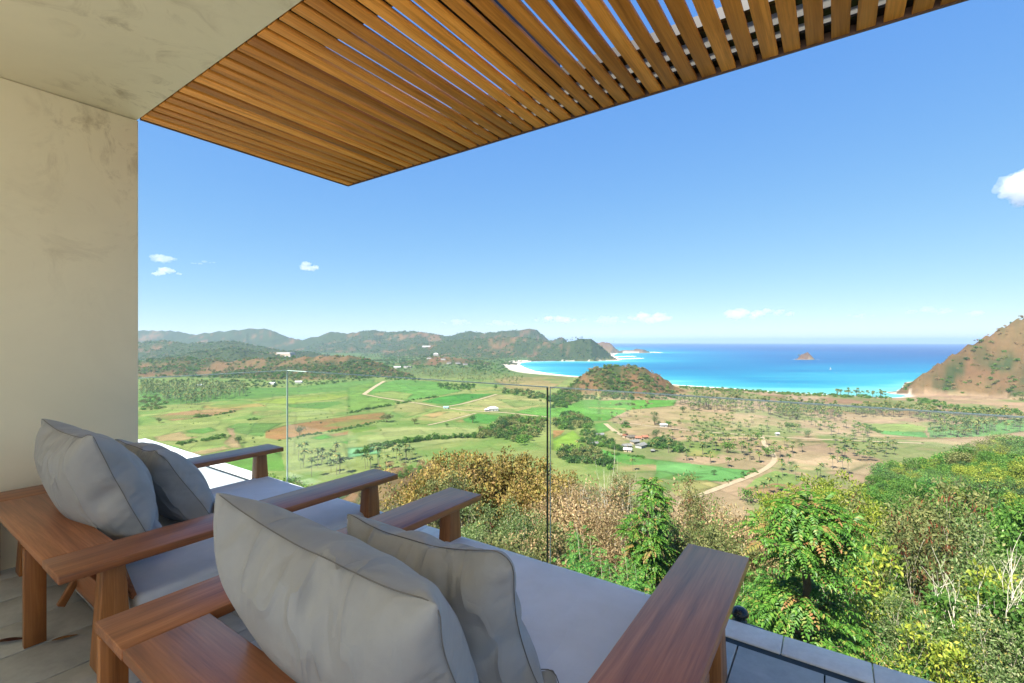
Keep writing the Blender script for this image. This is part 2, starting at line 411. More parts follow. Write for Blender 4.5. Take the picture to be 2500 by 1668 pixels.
def height(X, Y):
    X = np.asarray(X, dtype=float); Y = np.asarray(Y, dtype=float)
    d = np.hypot(X, Y); th = np.degrees(np.arctan2(X, Y))
    sd, _ = seg_dist(X, Y, SHORE); sd = np.where(inside(X, Y, COAST), sd, -sd)
    z = np.interp(sd, [-400, -60, 0, 28, 110, 400], [-135, -113.5, SEA, -108.2, -105.4, PLAIN])
    # near hillside
    k = np.clip(np.searchsorted(NA, th) - 1, 0, len(NA) - 2); t = np.clip((th - NA[k]) / (NA[k + 1] - NA[k]), 0, 1); t = t * t * (3 - 2 * t)
    j = np.clip(np.searchsorted(NEAR_D, d) - 1, 0, len(NEAR_D) - 2); s = np.clip((d - NEAR_D[j]) / (NEAR_D[j + 1] - NEAR_D[j]), 0, 1)
    zn = (NZ[k, j] * (1 - s) + NZ[k, j + 1] * s) * (1 - t) + (NZ[k + 1, j] * (1 - s) + NZ[k + 1, j + 1] * s) * t
    amp = np.clip((d - 12) / 120, 0, 1) * np.clip((zn - PLAIN) / 12, 0, 1)
    zn = zn + amp * (fbm(X / 26, Y / 26, 5, 3) - 0.5) * 9
    near = zn > z
    hill = np.where(near, np.clip((zn - PLAIN) / 10, 0, 1), 0.0); green = np.where(near, np.interp(th, [-20, 5, 14, 30], [0.42, 0.42, 0.5, 0.7]), 0.5); z = np.maximum(z, zn)
    for pts, crest, w, g in RX:
        cx = np.mean([p[0] for p in pts]); cy = np.mean([p[1] for p in pts])
        R = max(math.hypot(p[0] - cx, p[1] - cy) for p in pts) + w
        m = np.hypot(X - cx, Y - cy) < R
        if not m.any(): continue
        x, y = X[m], Y[m]
        # wander the foot line so that spurs and gullies run down the hill
        wx = (fbm(x / (w * .9), y / (w * .9), 31, 3) - .5) * w * .5; wy = (fbm(x / (w * .9), y / (w * .9), 47, 3) - .5) * w * .3
        dd0, _ = seg_dist(x, y, pts)
        fade = np.clip(dd0 / (w * .5), 0, 1)
        dd, c = seg_dist(x + wx * fade, y + wy * fade, pts, crest)
        we = w * np.clip((c - PLAIN) / (max(crest) - PLAIN), .10, 1) ** .85
        tt = np.clip(dd / we, 0, 1); sh = 0.55 * (1 - tt) + 0.45 * 0.5 * (1 + np.cos(np.pi * tt))
        rel = c - z[m].clip(SEA)
        rid = 1 - np.abs(2 * fbm(x / (w * .42), y / (w * .42), 61, 4) - 1)
        h = rel * sh * (1 - 0.42 * rid * np.clip(tt * 3.2, 0, 1) * (1 - tt * .5)) + rel * .13 * (fbm(x / (w * .16), y / (w * .16), 71, 4) - .5) * np.clip(tt * 8, 0.45, 1)
        zz = z[m].clip(SEA - 2) * (1 - 0) + h
        up = (h > 2.0) & (zz > z[m])
        idx = np.where(m.ravel())[0] if X.ndim > 1 else np.where(m)[0]
        zf, hf, gf = z.ravel(), hill.ravel(), green.ravel()
        ok = (zz > zf[idx]) & (tt < 1)
        zf[idx] = np.where(ok, zz, zf[idx]); hf[idx] = np.where(up, np.maximum(hf[idx], np.clip(h / 8, 0, 1)), hf[idx]); gf[idx] = np.where(up, g, gf[idx])
        z, hill, green = zf.reshape(X.shape), hf.reshape(X.shape), gf.reshape(X.shape)
    return z, hill, green, sd

# ---- ground grid: finer where the view is, distances stepped as the eye sees them
ang = np.concatenate([np.linspace(-180, -66, 30, endpoint=False), np.linspace(-66, 66, 1080), np.linspace(66, 180, 31)[1:]])
rad = np.concatenate([np.geomspace(1.5, 290, 150, endpoint=False), 1 / np.linspace(1 / 290, 1 / 2600, 270, endpoint=False), np.geomspace(2600, 9500, 95)])
TH, RD = np.meshgrid(np.radians(ang), rad, indexing='ij')
GX, GY = RD * np.sin(TH), RD * np.cos(TH)
GZ, GH, GG, GS = height(GX, GY)

# ---- land colours (the colour each field, wood or slope has of its own)
def zp(o, s, *pts): return [(o[0] + x / s, o[1] + y / s) for x, y in pts]
R4, R5, R6, R7, R2, R9 = (300, 750), (850, 750), (1350, 750), (1900, 750), (1600, 1000), (1450, 1030)
ZS = 3.917; S2 = 2.611; S9 = 7.833
TAN = srgb(208, 180, 146); DRYG = srgb(172, 186, 112)
FIELDS = [
    (zp(R4, ZS, (150,780),(1190,770),(1600,770),(2400,690),(2400,770),(1700,835),(900,900),(150,960)), srgb(112,168,84)),
    (zp(R4, ZS, (150,980),(1000,900),(1600,850),(2350,780),(2350,1000),(1500,1110),(150,1130)), srgb(176,192,112)),
    (zp(R4, ZS, (1200,905),(1600,862),(2300,800),(2050,880),(1550,930)), srgb(172,194,88)),
    (zp(R4, ZS, (1580,932),(2050,900),(2110,920),(1900,972),(1600,958)), srgb(104,164,80)),
    (zp(R4, ZS, (230,1045),(690,985),(1075,980),(1070,1005),(690,1062),(480,1088)), srgb(198,152,114)),
    (zp(R4, ZS, (740,985),(1000,960),(1180,975),(1080,990),(740,1010)), srgb(204,166,120)),
    (zp(R4, ZS, (1250,1000),(1500,985),(1560,1010),(1400,1040),(1230,1035)), srgb(206,176,126)),
    (zp(R4, ZS, (780,940),(1300,920),(1380,945),(1000,975),(760,968)), srgb(196,174,104)),
    (zp(R4, ZS, (1580,1010),(1880,985),(2030,1010),(1780,1040),(1600,1045)), srgb(196,208,140)),
    (zp(R4, ZS, (1370,1185),(1560,1130),(2350,1012),(2500,1005),(2530,1060),(2350,1112),(1850,1205),(1500,1272),(1365,1252)), srgb(190,138,92)),
    (zp(R4, ZS, (1000,1150),(1100,1110),(1520,1110),(1370,1185),(1340,1240),(1100,1205)), srgb(116,164,84)),
    (zp(R4, ZS, (600,1180),(830,1150),(900,1180),(760,1210),(620,1200)), srgb(104,170,76)),
    (zp(R4, ZS, (300,1240),(560,1190),(620,1240),(740,1240),(560,1280),(330,1280)), srgb(208,178,134)),
    (zp(R4, ZS, (990,1150),(1055,1160),(1075,1230),(1145,1345),(1025,1345),(965,1300),(1030,1230),(1000,1185)), srgb(208,172,138)),
    (zp(R4, ZS, (180,1285),(520,1330),(600,1400),(560,1400),(180,1350)), srgb(116,176,78)),
    (zp(R4, ZS, (600,1400),(960,1330),(1040,1350),(780,1410)), srgb(206,176,136)),
    (zp(R4, ZS, (900,1420),(1500,1380),(1560,1567),(900,1567)), srgb(112,174,74)),
    (zp(R4, ZS, (1800,1252),(1940,1215),(2005,1246),(1880,1268)), srgb(92,182,62)),
    (zp(R4, ZS, (1980,1222),(2180,1180),(2330,1165),(2200,1210),(2020,1245)), srgb(206,156,116)),
    (zp(R4, ZS, (2080,1290),(2230,1265),(2260,1285),(2150,1310)), srgb(92,176,66)),
    (zp(R5, ZS, (0,1165),(560,1130),(1250,1120),(1200,1250),(700,1340),(0,1440)), srgb(186,198,128)),
    (zp(R5, ZS, (0,1170),(270,1130),(280,1165),(60,1205)), srgb(156,186,84)),
    (zp(R5, ZS, (0,1345),(330,1330),(300,1400),(0,1440)), srgb(132,206,150)),
    (zp(R5, ZS, (200,762),(480,690),(850,715),(1090,800),(860,852),(620,885),(340,862),(205,832)), srgb(116,186,86)),
    (zp(R5, ZS, (220,830),(420,800),(620,830),(560,880),(340,862)), srgb(166,192,104)),
    (zp(R5, ZS, (700,905),(860,862),(1100,828),(1390,832),(1190,885),(985,945)), srgb(68,172,66)),
    (zp(R5, ZS, (0,770),(150,740),(300,715),(130,835),(460,892),(440,940),(0,1000)), srgb(134,182,84)),
    (zp(R5, ZS, (460,930),(640,915),(850,965),(560,1060),(430,1010)), srgb(176,176,112)),
    (zp(R5, ZS, (660,1050),(900,985),(1180,1015),(860,1110),(640,1130)), srgb(196,190,124)),
    (zp(R5, ZS, (700,1040),(860,1000),(960,1005),(820,1060)), srgb(212,178,124)),
    (zp(R5, ZS, (1000,965),(1420,838),(1560,838),(1800,862),(1890,905),(1740,1000),(1300,990)), srgb(206,200,134)),
    (zp(R5, ZS, (1420,880),(1850,900),(1890,930),(1600,960)), srgb(160,178,108)),
    (zp(R5, ZS, (1400,985),(1560,980),(1590,995),(1500,1015)), srgb(212,182,142)),
    (zp(R5, ZS, (1590,1005),(1760,960),(2050,960),(2230,890),(2400,880),(2400,1080),(1900,1050)), srgb(120,190,86)),
    (zp(R5, ZS, (1090,1075),(1240,1018),(1490,1040),(1340,1118),(1130,1104)), srgb(84,176,76)),
    (zp(R5, ZS, (1010,1090),(1090,1072),(1130,1104),(1060,1108)), srgb(212,172,120)),
    (zp(R5, ZS, (540,590),(840,585),(830,620),(560,640)), srgb(170,178,112)),
    (zp(R5, ZS, (360,555),(480,548),(500,580),(380,585)), srgb(150,186,100)),
    (zp(R5, ZS, (1100,580),(1240,575),(1240,600),(1100,600)), srgb(196,156,116)),
    (zp(R5, ZS, (1160,790),(1460,760),(1500,830),(1180,825)), srgb(178,182,106)),
    (zp(R5, ZS, (1380,690),(1720,640),(2100,680),(1940,790),(1560,800)), srgb(196,176,120)),
    (zp(R6, ZS, (0,990),(260,898),(700,888),(1185,885),(1150,942),(720,985),(520,1085),(380,1088),(60,1010)), srgb(112,194,78)),
    (zp(R6, ZS, (330,955),(700,965),(690,985),(350,968)), srgb(176,202,104)),
    (zp(R6, ZS, (390,1120),(510,1100),(560,1170),(420,1220)), srgb(108,188,84)),
    (zp(R6, ZS, (0,1275),(190,1180),(262,1240),(330,1335),(100,1375),(0,1375)), srgb(160,204,78)),
    (zp(R6, ZS, (0,1180),(110,1180),(80,1220),(0,1260)), srgb(196,146,96)),
    (zp(R6, ZS, (370,1335),(560,1385),(840,1425),(880,1445),(620,1480),(370,1380)), srgb(96,196,84)),
    (zp(R6, ZS, (620,1482),(880,1448),(1000,1462),(1700,1540),(2000,1580),(1200,1600)), srgb(124,200,104)),
    (zp(R6, ZS, (560,1520),(960,1500),(1080,1567),(560,1590)), srgb(206,180,136)),
    (zp(R6, ZS, (700,985),(1180,945),(1330,985),(1700,1030),(2350,1100),(2350,1200),(700,1120)), srgb(212,184,146)),
    (zp(R6, ZS, (600,1130),(1100,1165),(2350,1262),(2350,1400),(1200,1300),(700,1220)), srgb(216,184,148)),
    (zp(R6, ZS, (1260,1290),(1640,1300),(1560,1440),(1280,1420)), srgb(186,178,112)),
    (zp(R6, ZS, (1200,780),(1990,830),(1990,890),(1200,850)), srgb(190,162,124)),
    (zp(R6, ZS, (1990,838),(2210,842),(2350,905),(1990,905)), srgb(172,136,110)),
    (zp(R7, ZS, (60,838),(400,862),(420,910),(60,895)), srgb(216,184,160)),
    (zp(R7, ZS, (410,862),(1000,870),(1280,930),(1240,960),(430,910)), srgb(176,140,116)),
    (zp(R7, ZS, (0,915),(430,925),(1240,980),(2200,1010),(2200,1060),(0,1000)), srgb(178,142,112)),
    (zp(R7, ZS, (820,1112),(1270,1118),(1420,1150),(1400,1200),(940,1182)), srgb(172,192,112)),
    (zp(R7, ZS, (930,1182),(1400,1195),(1430,1250),(1000,1215)), srgb(104,186,104)),
    (zp(R7, ZS, (1430,1150),(2350,1060),(2400,1180),(2000,1235),(1450,1255)), srgb(124,184,112)),
    (zp(R7, ZS, (2000,1250),(60,1290),(1200,1300),(900,1240),(40,1240)), srgb(186,150,112)),
    (zp(R7, ZS, (150,1400),(700,1440),(860,1500),(700,1567),(140,1567)), srgb(224,192,156)),
    (zp(R2, S2, (0,320),(250,350),(590,390),(620,420),(430,460),(100,440),(0,440)), srgb(126,204,118)),
    (zp(R2, S2, (50,440),(120,420),(300,428),(200,460)), srgb(146,200,104)),
    (zp(R2, S2, (60,470),(330,450),(420,480),(250,560),(130,550)), srgb(200,188,126)),
    (zp(R2, S2, (640,440),(760,390),(960,430),(900,480),(560,510)), srgb(170,196,116)),
    (zp(R2, S2, (560,500),(760,470),(960,490),(900,540),(600,560)), srgb(206,166,122)),
]
KL = 0.33          # photograph tone -> surface colour
gx, gy, gz = GX.ravel(), GY.ravel(), GZ.ravel(); hl, gg, sdv = GH.ravel(), GG.ravel(), GS.ravel()
front = gy > 20
ppx = np.where(front, CX + F * gx / np.maximum(gy, 1), -9999); ppy = np.where(front, CY + F * (EYE - PLAIN) / np.maximum(gy, 1), 9999)
wob = (fbm(gx / 35, gy / 35, 3, 2) - .5) * 6
base = np.empty((gx.size, 3))
tmix = np.clip((ppx - 1380 + (fbm(gx / 90, gy / 90, 9, 3) - .5) * 260) / 120, 0, 1)[:, None]
base[:] = np.array(DRYG[:3]) * (1 - tmix) + np.array(TAN[:3]) * tmix
for poly, c in FIELDS:
    xs = [p[0] for p in poly]; ys = [p[1] for p in poly]
    m = (ppx > min(xs) - 4) & (ppx < max(xs) + 4) & (ppy > min(ys) - 4) & (ppy < max(ys) + 4) & (hl < 0.2)
    i = np.where(m)[0]
    if len(i) == 0: continue
    w = inside(ppx[i] + wob[i] * np.clip(600 / np.maximum(gy[i], 200), .2, 1) * .6, ppy[i], poly)
    cc_ = np.array(c[:3]); base[i[w]] = (cc_ * .84 + np.array(srgb(186, 184, 124)[:3]) * .16) * (1 + 0.12 * (fbm(gx[i[w]] / 18, gy[i[w]] / 18, 21, 3)[:, None] - .5) * 2)
# ditches and grassy banks along the field edges, small plots inside the fields
edge = np.full(gx.size, 99.0)
for poly, c in FIELDS:
    P_ = [ground_at(*p) for p in poly] + [ground_at(*poly[0])]; xs = [p[0] for p in P_]; ys = [p[1] for p in P_]
    i = np.where((gx > min(xs) - 9) & (gx < max(xs) + 9) & (gy > min(ys) - 9) & (gy < max(ys) + 9) & (hl < .2))[0]
    if len(i): edge[i] = np.minimum(edge[i], seg_dist(gx[i], gy[i], P_)[0])
ew = np.clip(1 - edge / (2.2 + 0.0032 * np.maximum(gy, 0)), 0, 1)[:, None] * np.clip((fbm(gx / 25, gy / 25, 19, 2)[:, None] - .36) * 6, 0, 1)
base = base * (1 - .62 * ew) + np.array(srgb(84, 112, 56)[:3]) * .62 * ew
ca_, sa_ = math.cos(.42), math.sin(.42); rx_ = gx * ca_ + gy * sa_ + 14 * fbm(gx / 80, gy / 80, 41, 2); ry_ = -gx * sa_ + gy * ca_ + 14 * fbm(gx / 80, gy / 80, 42, 2)
ix_ = np.floor(rx_ / 46); iy_ = np.floor(ry_ / 27 + .5 * (ix_ % 2)); t1 = _hash(ix_, iy_, 5)[:, None]; t2 = _hash(ix_, iy_, 6)[:, None]
base = base * (0.86 + 0.26 * t1) * np.concatenate([0.94 + .12 * t2, np.ones_like(t2), 0.92 + .14 * t2], 1)
eb = np.minimum(np.minimum(rx_ / 46 - ix_, 1 - rx_ / 46 + ix_) * 46, np.minimum((ry_ / 27 + .5 * (ix_ % 2)) - iy_, 1 - (ry_ / 27 + .5 * (ix_ % 2)) + iy_) * 27)
em = np.clip(1 - eb / (1.2 + .0016 * np.maximum(gy, 0)), 0, 1)[:, None] * np.clip((fbm(gx / 60, gy / 60, 20, 2)[:, None] - .45) * 7, 0, 1)
base = base * (1 - .3 * em)
# scattered green flush and dry patches on the plain
f1 = fbm(gx / 60, gy / 60, 13, 4)[:, None]; f2 = fbm(gx / 14, gy / 14, 14, 3)[:, None]
base = base * (0.90 + 0.2 * f2)
gl_ = np.clip((f1 - 0.56) * 5, 0, 0.55); base = base * (1 - gl_) + np.array(srgb(120, 168, 84)[:3]) * gl_
# far plain: woods and palms stand there, darker green floor
far = np.clip((gy - 1150) / 500, 0, 1)[:, None] * (ppx < 1400)[:, None]
base = base * (1 - far * .8) + np.array(srgb(104, 138, 84)[:3]) * far * .8
# hills: dry grass and scrub by noise
n1 = fbm(gx / 150, gy / 150, 23, 5); n2 = fbm(gx / 30, gy / 30, 29, 4); n = 0.6 * n1 + 0.4 * n2
gul = 1 - np.abs(2 * fbm(gx / 85 + 3, gy / 85, 33, 3) - 1); n = n + 0.16 * (gul - .62)
gm = np.clip((n - (0.80 - 0.55 * gg)) * 9, 0, 1)[:, None]
brown = np.array(srgb(170, 142, 104)[:3]) * (0.8 + 0.4 * n2[:, None]); brown2 = np.array(srgb(158, 120, 92)[:3])
bm_ = np.clip((fbm(gx / 70, gy / 70, 37, 3) - .45) * 5, 0, 1)[:, None]
brown = brown * (1 - .6 * bm_) + brown2 * .6 * bm_
grn = np.array(srgb(92, 110, 72)[:3]) * (0.7 + 0.6 * n2[:, None])
hc = brown * (1 - gm) + grn * gm
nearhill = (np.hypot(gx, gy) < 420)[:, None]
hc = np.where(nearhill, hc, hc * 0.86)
hm = np.clip(hl * 1.6, 0, 1)[:, None]
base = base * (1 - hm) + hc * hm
# sand, rocks and wet edges along the shore
sandw = np.interp(ppx, [1200, 1225, 1262, 1330, 1400, 1420, 2150, 2190, 2300, 2330], [0, 70, 95, 70, 45, 0, 0, 12, 8, 0]) * (gy < 4000)
beach_spit = ((ppx > 1490) & (ppx < 1600) & (gy > 3900)) * 120
sandw = np.maximum(sandw, beach_spit)
sm = np.clip((sandw - sdv) / 10 + 0.5, 0, 1) * (sdv > -30) * (hl < .15)
base = base * (1 - sm[:, None]) + np.array(srgb(246, 236, 222)[:3]) * 1.25 * sm[:, None]
rk = np.clip(1 - np.abs(gz - (SEA + 2.0)) / 3.5, 0, 1) * (hl > 0.05)
base = base * (1 - rk[:, None] * .7) + np.array(srgb(120, 100, 84)[:3]) * rk[:, None] * .7
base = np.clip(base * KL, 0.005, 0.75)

NA_, NR_ = GX.shape
ii = (np.arange(NA_ - 1)[:, None] * NR_ + np.arange(NR_ - 1)[None, :]).ravel()
quads = np.stack([ii, ii + 1, ii + NR_ + 1, ii + NR_], 1)
# nothing of the sea bed far out is needed
keep = ~((gz[quads] < SEA - 8).all(1))
quads = quads[keep]
w = NT('land'); at = w.new('ShaderNodeAttribute', attribute_name='Col'); ge = w.new('ShaderNodeNewGeometry')
pn = w.noise(ge.outputs['Position'], 0.09, 8, 0.7); pn2 = w.noise(ge.outputs['Position'], 0.9, 6, 0.7)
c = w.mix(1.0, at.outputs['Color'], w.ramp(pn, [(0.3, (0.80, 0.82, 0.78, 1)), (0.7, (1.16, 1.14, 1.12, 1))]), 'MULTIPLY')
c = w.mix(1.0, c, w.ramp(pn2, [(0.3, (0.82, 0.84, 0.8, 1)), (0.7, (1.14, 1.12, 1.1, 1))]), 'MULTIPLY')
w.l(c, w.p.inputs['Base Color']); w.p.inputs['Roughness'].default_value = 0.95; w.p.inputs['Specular IOR Level'].default_value = 0.05
w.bump(pn2, 0.5, 0.5)
me = mesh_quads('ground', np.stack([gx, gy, gz], 1), quads, w.m, None, True)
ca = me.color_attributes.new('Col', 'FLOAT_COLOR', 'POINT')
ca.data.foreach_set('color', np.concatenate([base, np.ones((len(base), 1))], 1).astype(np.float32).ravel())
ground = tag(obj('ground', me), 'valley of fields, dry slopes and hills running down to the bay', None, None, 'structure')

# ---- the sea
sang = np.concatenate([np.linspace(-75, -22, 30, endpoint=False), np.linspace(-22, 66, 520), np.linspace(66, 100, 12)[1:]])
srad = np.concatenate([1 / np.linspace(1 / 850, 1 / 7000, 260, endpoint=False), np.geomspace(7000, 30000, 60)])
STH, SRD = np.meshgrid(np.radians(sang), srad, indexing='ij'); SX, SY = (SRD * np.sin(STH)).ravel(), (SRD * np.cos(STH)).ravel()
ssd, _ = seg_dist(SX, SY, SHORE); ssd = np.where(inside(SX, SY, COAST), -ssd, ssd)
isd, _ = seg_dist(SX, SY, [(p[0], p[1]) for p in ISLET])
na, nr = STH.shape
ii = (np.arange(na - 1)[:, None] * nr + np.arange(nr - 1)[None, :]).ravel(); q = np.stack([ii, ii + 1, ii + nr + 1, ii + nr], 1)
q = q[~((ssd[q] < -260).all(1))]
w = NT('sea_water'); at = w.new('ShaderNodeAttribute', attribute_name='shore'); at2 = w.new('ShaderNodeAttribute', attribute_name='foam'); ge = w.new('ShaderNodeNewGeometry')
pos = w.mapping(ge.outputs['Position'], (1.0, 3.2, 1.0), (0, 0, 0.25))
big = w.noise(pos, 0.0016, 4, 0.55, 0.4)
ad = w.new('ShaderNodeMath', operation='MULTIPLY_ADD'); w.l(big, ad.inputs[0]); ad.inputs[1].default_value = 0.46; 
sub = w.new('ShaderNodeMath', operation='SUBTRACT'); w.l(at.outputs['Fac'], sub.inputs[0]); sub.inputs[1].default_value = 0.23; w.l(sub.outputs[0], ad.inputs[2])
col = w.ramp(ad.outputs[0], [(0.0, (0.085, 0.30, 0.31, 1)), (0.07, (0.022, 0.20, 0.25, 1)), (0.24, (0.006, 0.125, 0.215, 1)), (0.50, (0.0035, 0.072, 0.175, 1)), (0.78, (0.003, 0.036, 0.122, 1)), (1.0, (0.003, 0.020, 0.088, 1))])
wc = w.noise(ge.outputs['Position'], 0.045, 3, 0.6); caps = w.ramp(wc, [(0.715, (0, 0, 0, 1)), (0.75, (0.5, 0.5, 0.5, 1))])
fo = w.noise(ge.outputs['Position'], 0.05, 5, 0.7); fm = w.new('ShaderNodeMath', operation='MULTIPLY_ADD'); w.l(fo, fm.inputs[0]); fm.inputs[1].default_value = 0.9; 
f2_ = w.new('ShaderNodeMath', operation='SUBTRACT'); w.l(at2.outputs['Fac'], f2_.inputs[0]); f2_.inputs[1].default_value = 0.45; w.l(f2_.outputs[0], fm.inputs[2])
foam = w.ramp(fm.outputs[0], [(0.42, (0, 0, 0, 1)), (0.56, (1, 1, 1, 1))])
col = w.mix(foam, w.mix(caps, col, (0.75, 0.8, 0.82, 1)), (0.8, 0.83, 0.84, 1))
w.l(col, w.p.inputs['Base Color']); w.p.inputs['Roughness'].default_value = 0.42; w.p.inputs['Specular IOR Level'].default_value = 0.06
wv = w.noise(ge.outputs['Position'], 0.12, 6, 0.65); w.bump(wv, 0.6, 1.2)
me = mesh_quads('sea', np.stack([SX, SY, np.full(SX.size, SEA)], 1), q, w.m, None, True)
shv = np.clip(ssd / 2600, 0, 3); shv = np.interp(ssd, [0, 30, 160, 450, 1100, 3000, 12000], [0.0, 0.03, 0.12, 0.30, 0.55, 0.85, 1.0])
a_ = me.attributes.new('shore', 'FLOAT', 'POINT'); a_.data.foreach_set('value', shv.astype(np.float32))
pxs, pys = CX + F * SX / SY, CY + F * (EYE - SEA) / SY
fo_ = np.interp(ssd, [-5, 8, 26], [1.0, 0.85, 0.0]) * ((pxs > 1480) & (pxs < 1600)) + np.interp(ssd, [-5, 6, 20], [.9, .7, 0.0])
d1, _ = seg_dist(SX, SY, [S(1512, 871), S(1540, 870)]); d2, _ = seg_dist(SX, SY, [S(1500, 876.5), S(1557, 875)]); d3, _ = seg_dist(SX, SY, [S(1590, 860), S(1610, 861)])
fo_ = np.where(pxs > 2120, fo_ * .45, fo_); fo_ = np.maximum(fo_, np.interp(np.minimum(np.minimum(d1, d2), d3), [0, 25, 80], [0.95, 0.8, 0.0])); fo_ = np.maximum(fo_, np.interp(np.abs(isd - 20), [0, 6, 12], [.62, .5, 0]))
a_ = me.attributes.new('foam', 'FLOAT', 'POINT'); a_.data.foreach_set('value', np.clip(fo_, 0, 1).astype(np.float32))
tag(obj('sea', me), 'blue sea turning turquoise along the shore of the bay', None, None, 'structure')

def hz(x, y):
    return float(height(np.array([x], dtype=float), np.array([y], dtype=float))[0][0])

# ---- dirt roads laid on the plain
M['dirt'] = plain('dirt_track', srgb(226, 200, 166, 0.40), 0.95, 0.05, 0, 0.3, 0.12)
def road(name, pxpts, width, label):
    P = [ground_at(*p) for p in pxpts]; out = []
    for k in range(len(P) - 1):
        L = math.hypot(P[k+1][0] - P[k][0], P[k+1][1] - P[k][1]); n = max(2, int(L / 6))
        out += [(P[k][0] + (P[k+1][0] - P[k][0]) * t / n, P[k][1] + (P[k+1][1] - P[k][1]) * t / n) for t in range(n)]
    out.append(P[-1]); o = np.array(out)
    for _ in range(6): o[1:-1] = (o[:-2] + 2 * o[1:-1] + o[2:]) / 4
    d = np.gradient(o, axis=0); d /= np.linalg.norm(d, axis=1)[:, None] + 1e-9; nn = np.stack([-d[:, 1], d[:, 0]], 1)
    wv = width * (0.85 + 0.3 * fbm(o[:, 0] / 12, o[:, 1] / 12, 3, 2))[:, None] / 2
    l, r = o + nn * wv, o - nn * wv
    zl = height(l[:, 0], l[:, 1])[0] + 0.28; zr = height(r[:, 0], r[:, 1])[0] + 0.28
    v = np.concatenate([np.column_stack([l, zl]), np.column_stack([r, zr])]); n = len(o); k = np.arange(n - 1)
    tag(obj(name, mesh_quads(name, v, np.stack([k, k + n, k + n + 1, k + 1], 1), M['dirt'])), label, None, None, 'structure')
road('dirt_road', zp(R5, ZS, (345,708),(250,765),(150,835)), 9, 'broad straight dirt track leading up between the far green fields')
road('dirt_road', zp(R5, ZS, (150,835),(300,865),(460,890),(700,925),(870,955),(1100,988),(1520,1012),(1900,1052)), 5, 'long dirt track crossing the fields past the white pavilion')
road('dirt_road', zp(R5, ZS, (900,958),(1080,930),(1250,885),(1420,835)), 5, 'curved dirt track beside the bright green paddy')
road('dirt_road', zp(R5, ZS, (1220,1015),(1000,1075),(860,1112),(760,1130)), 3.5, 'narrow field track running down from the crossing')
road('dirt_road', zp(R6, ZS, (500,1115),(560,1165),(610,1205),(700,1240)), 6, 'pale track dropping into the village')
road('dirt_road', zp(R6, ZS, (670,1105),(1100,1160),(1500,1200),(2000,1232),(2350,1258)) + zp(R7, ZS, (600,1275),(1390,1305)), 4, 'straight track through the dry palm fields')
road('dirt_road', zp(R6, ZS, (2000,1240),(2010,1290),(2040,1340),(2120,1420),(2135,1460)) + zp(R2, S2, (740,355),(660,405),(560,445),(430,492),(330,530),(200,580),(140,602)), 4.5, 'white winding dirt road descending past the green plot')
# ================================================================== the villa and its terrace
CEIL = 3.02
WX, WY = -4.20, 1.273            # inner face of the side wall, its free end
RZ = (0, 0, -A)
villa = tag(empty('villa', B(0, 0, 0), -A), 'cream plastered villa whose wall and ceiling shelter the terrace', 'building')
def vbox(name, x0, x1, y0, y1, z0, z1, mat, parent=villa, bevel=0.006):
    me = box_mesh(name, x1 - x0, y1 - y0, z1 - z0, mat, bevel)
    # plaster pattern runs through the whole villa: keep vertices in villa axes
    for v in me.vertices: v.co += Vector(((x0 + x1) / 2, (y0 + y1) / 2, (z0 + z1) / 2))
    return obj(name, me, parent)
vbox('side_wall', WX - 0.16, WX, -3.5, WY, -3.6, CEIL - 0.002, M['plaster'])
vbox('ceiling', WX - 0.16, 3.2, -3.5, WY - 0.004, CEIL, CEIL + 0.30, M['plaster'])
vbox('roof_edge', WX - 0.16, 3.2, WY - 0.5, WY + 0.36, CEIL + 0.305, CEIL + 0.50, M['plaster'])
vbox('terrace_base', -8.2, 9.0, -12.0, 2.56, -3.6, -0.16, M['plaster'])
tag(obj('bounce_paving', box_mesh('bounce_paving', 17.2, 8.76, 0.12, M['bounce_stone']), None, B(0.4, -7.63, -0.078), RZ), 'unseen pale stone paving added behind the terrace to bounce sunlight in', None, None, 'structure')  # unseen slab added so that sunlight bounces into the shaded terrace
tag(obj('bounce_deck', box_mesh('bounce_deck', 5.75, 5.6, 0.12, M['bounce_stone']), None, B(6.12, -0.43, -0.078), RZ), 'unseen pale stone deck added beside the terrace to bounce sunlight in', None, None, 'structure')  # second added slab, out of view, throws sunlight up to the ceiling

# ---- floor: tiles with open joints
floor_o = tag(obj('terrace_floor', box_mesh('terrace_floor', 11.4, 5.60, 0.12, M['joint']), None, B(-2.5, -0.43, -0.092), RZ), 'grey stone tiles of the terrace floor', None, None, 'structure')
TW, TD = 0.333, 0.40
tile_me = box_mesh('tile', TW - 0.006, TD - 0.006, 0.03, M['tile'], 0.002)
ys = [2.185 - 0.40 * k for k in range(10)]
for yk in ys:
    for k in range(-24, 9):
        xc = -0.20 + TW * k
        if xc < WX - 0.1 and yk < 0.6: continue
        if xc > 1.6 and yk < 0.8: continue
        if yk < -0.6 and xc < -2.4: continue
        t = obj('tile', tile_me, floor_o, (xc + 2.5, yk + 0.43 - 0.01, 0.074 + random.uniform(0, 0.0016)), (0, 0, 0))
gut = tag(obj('drain_channel', box_mesh('drain_channel', 11.4, 0.05, 0.03, M['gutter']), None, B(-2.5, 2.392, -0.02), RZ), 'dark drain slot running between floor tiles and coping', 'drain')
cop = tag(empty('terrace_coping', B(0, 2.49, 0), -A), 'pale stone coping along the open edge of the terrace', 'coping')
cop_me = box_mesh('coping_stone', 0.333 * 1.0 - 0.004, 0.155, 0.05, M['coping'], 0.004)
for k in range(-24, 9):
    obj('coping_stone', cop_me, cop, (-0.031 + TW * k, 0.0, -0.024 + random.uniform(0, 0.0012)))

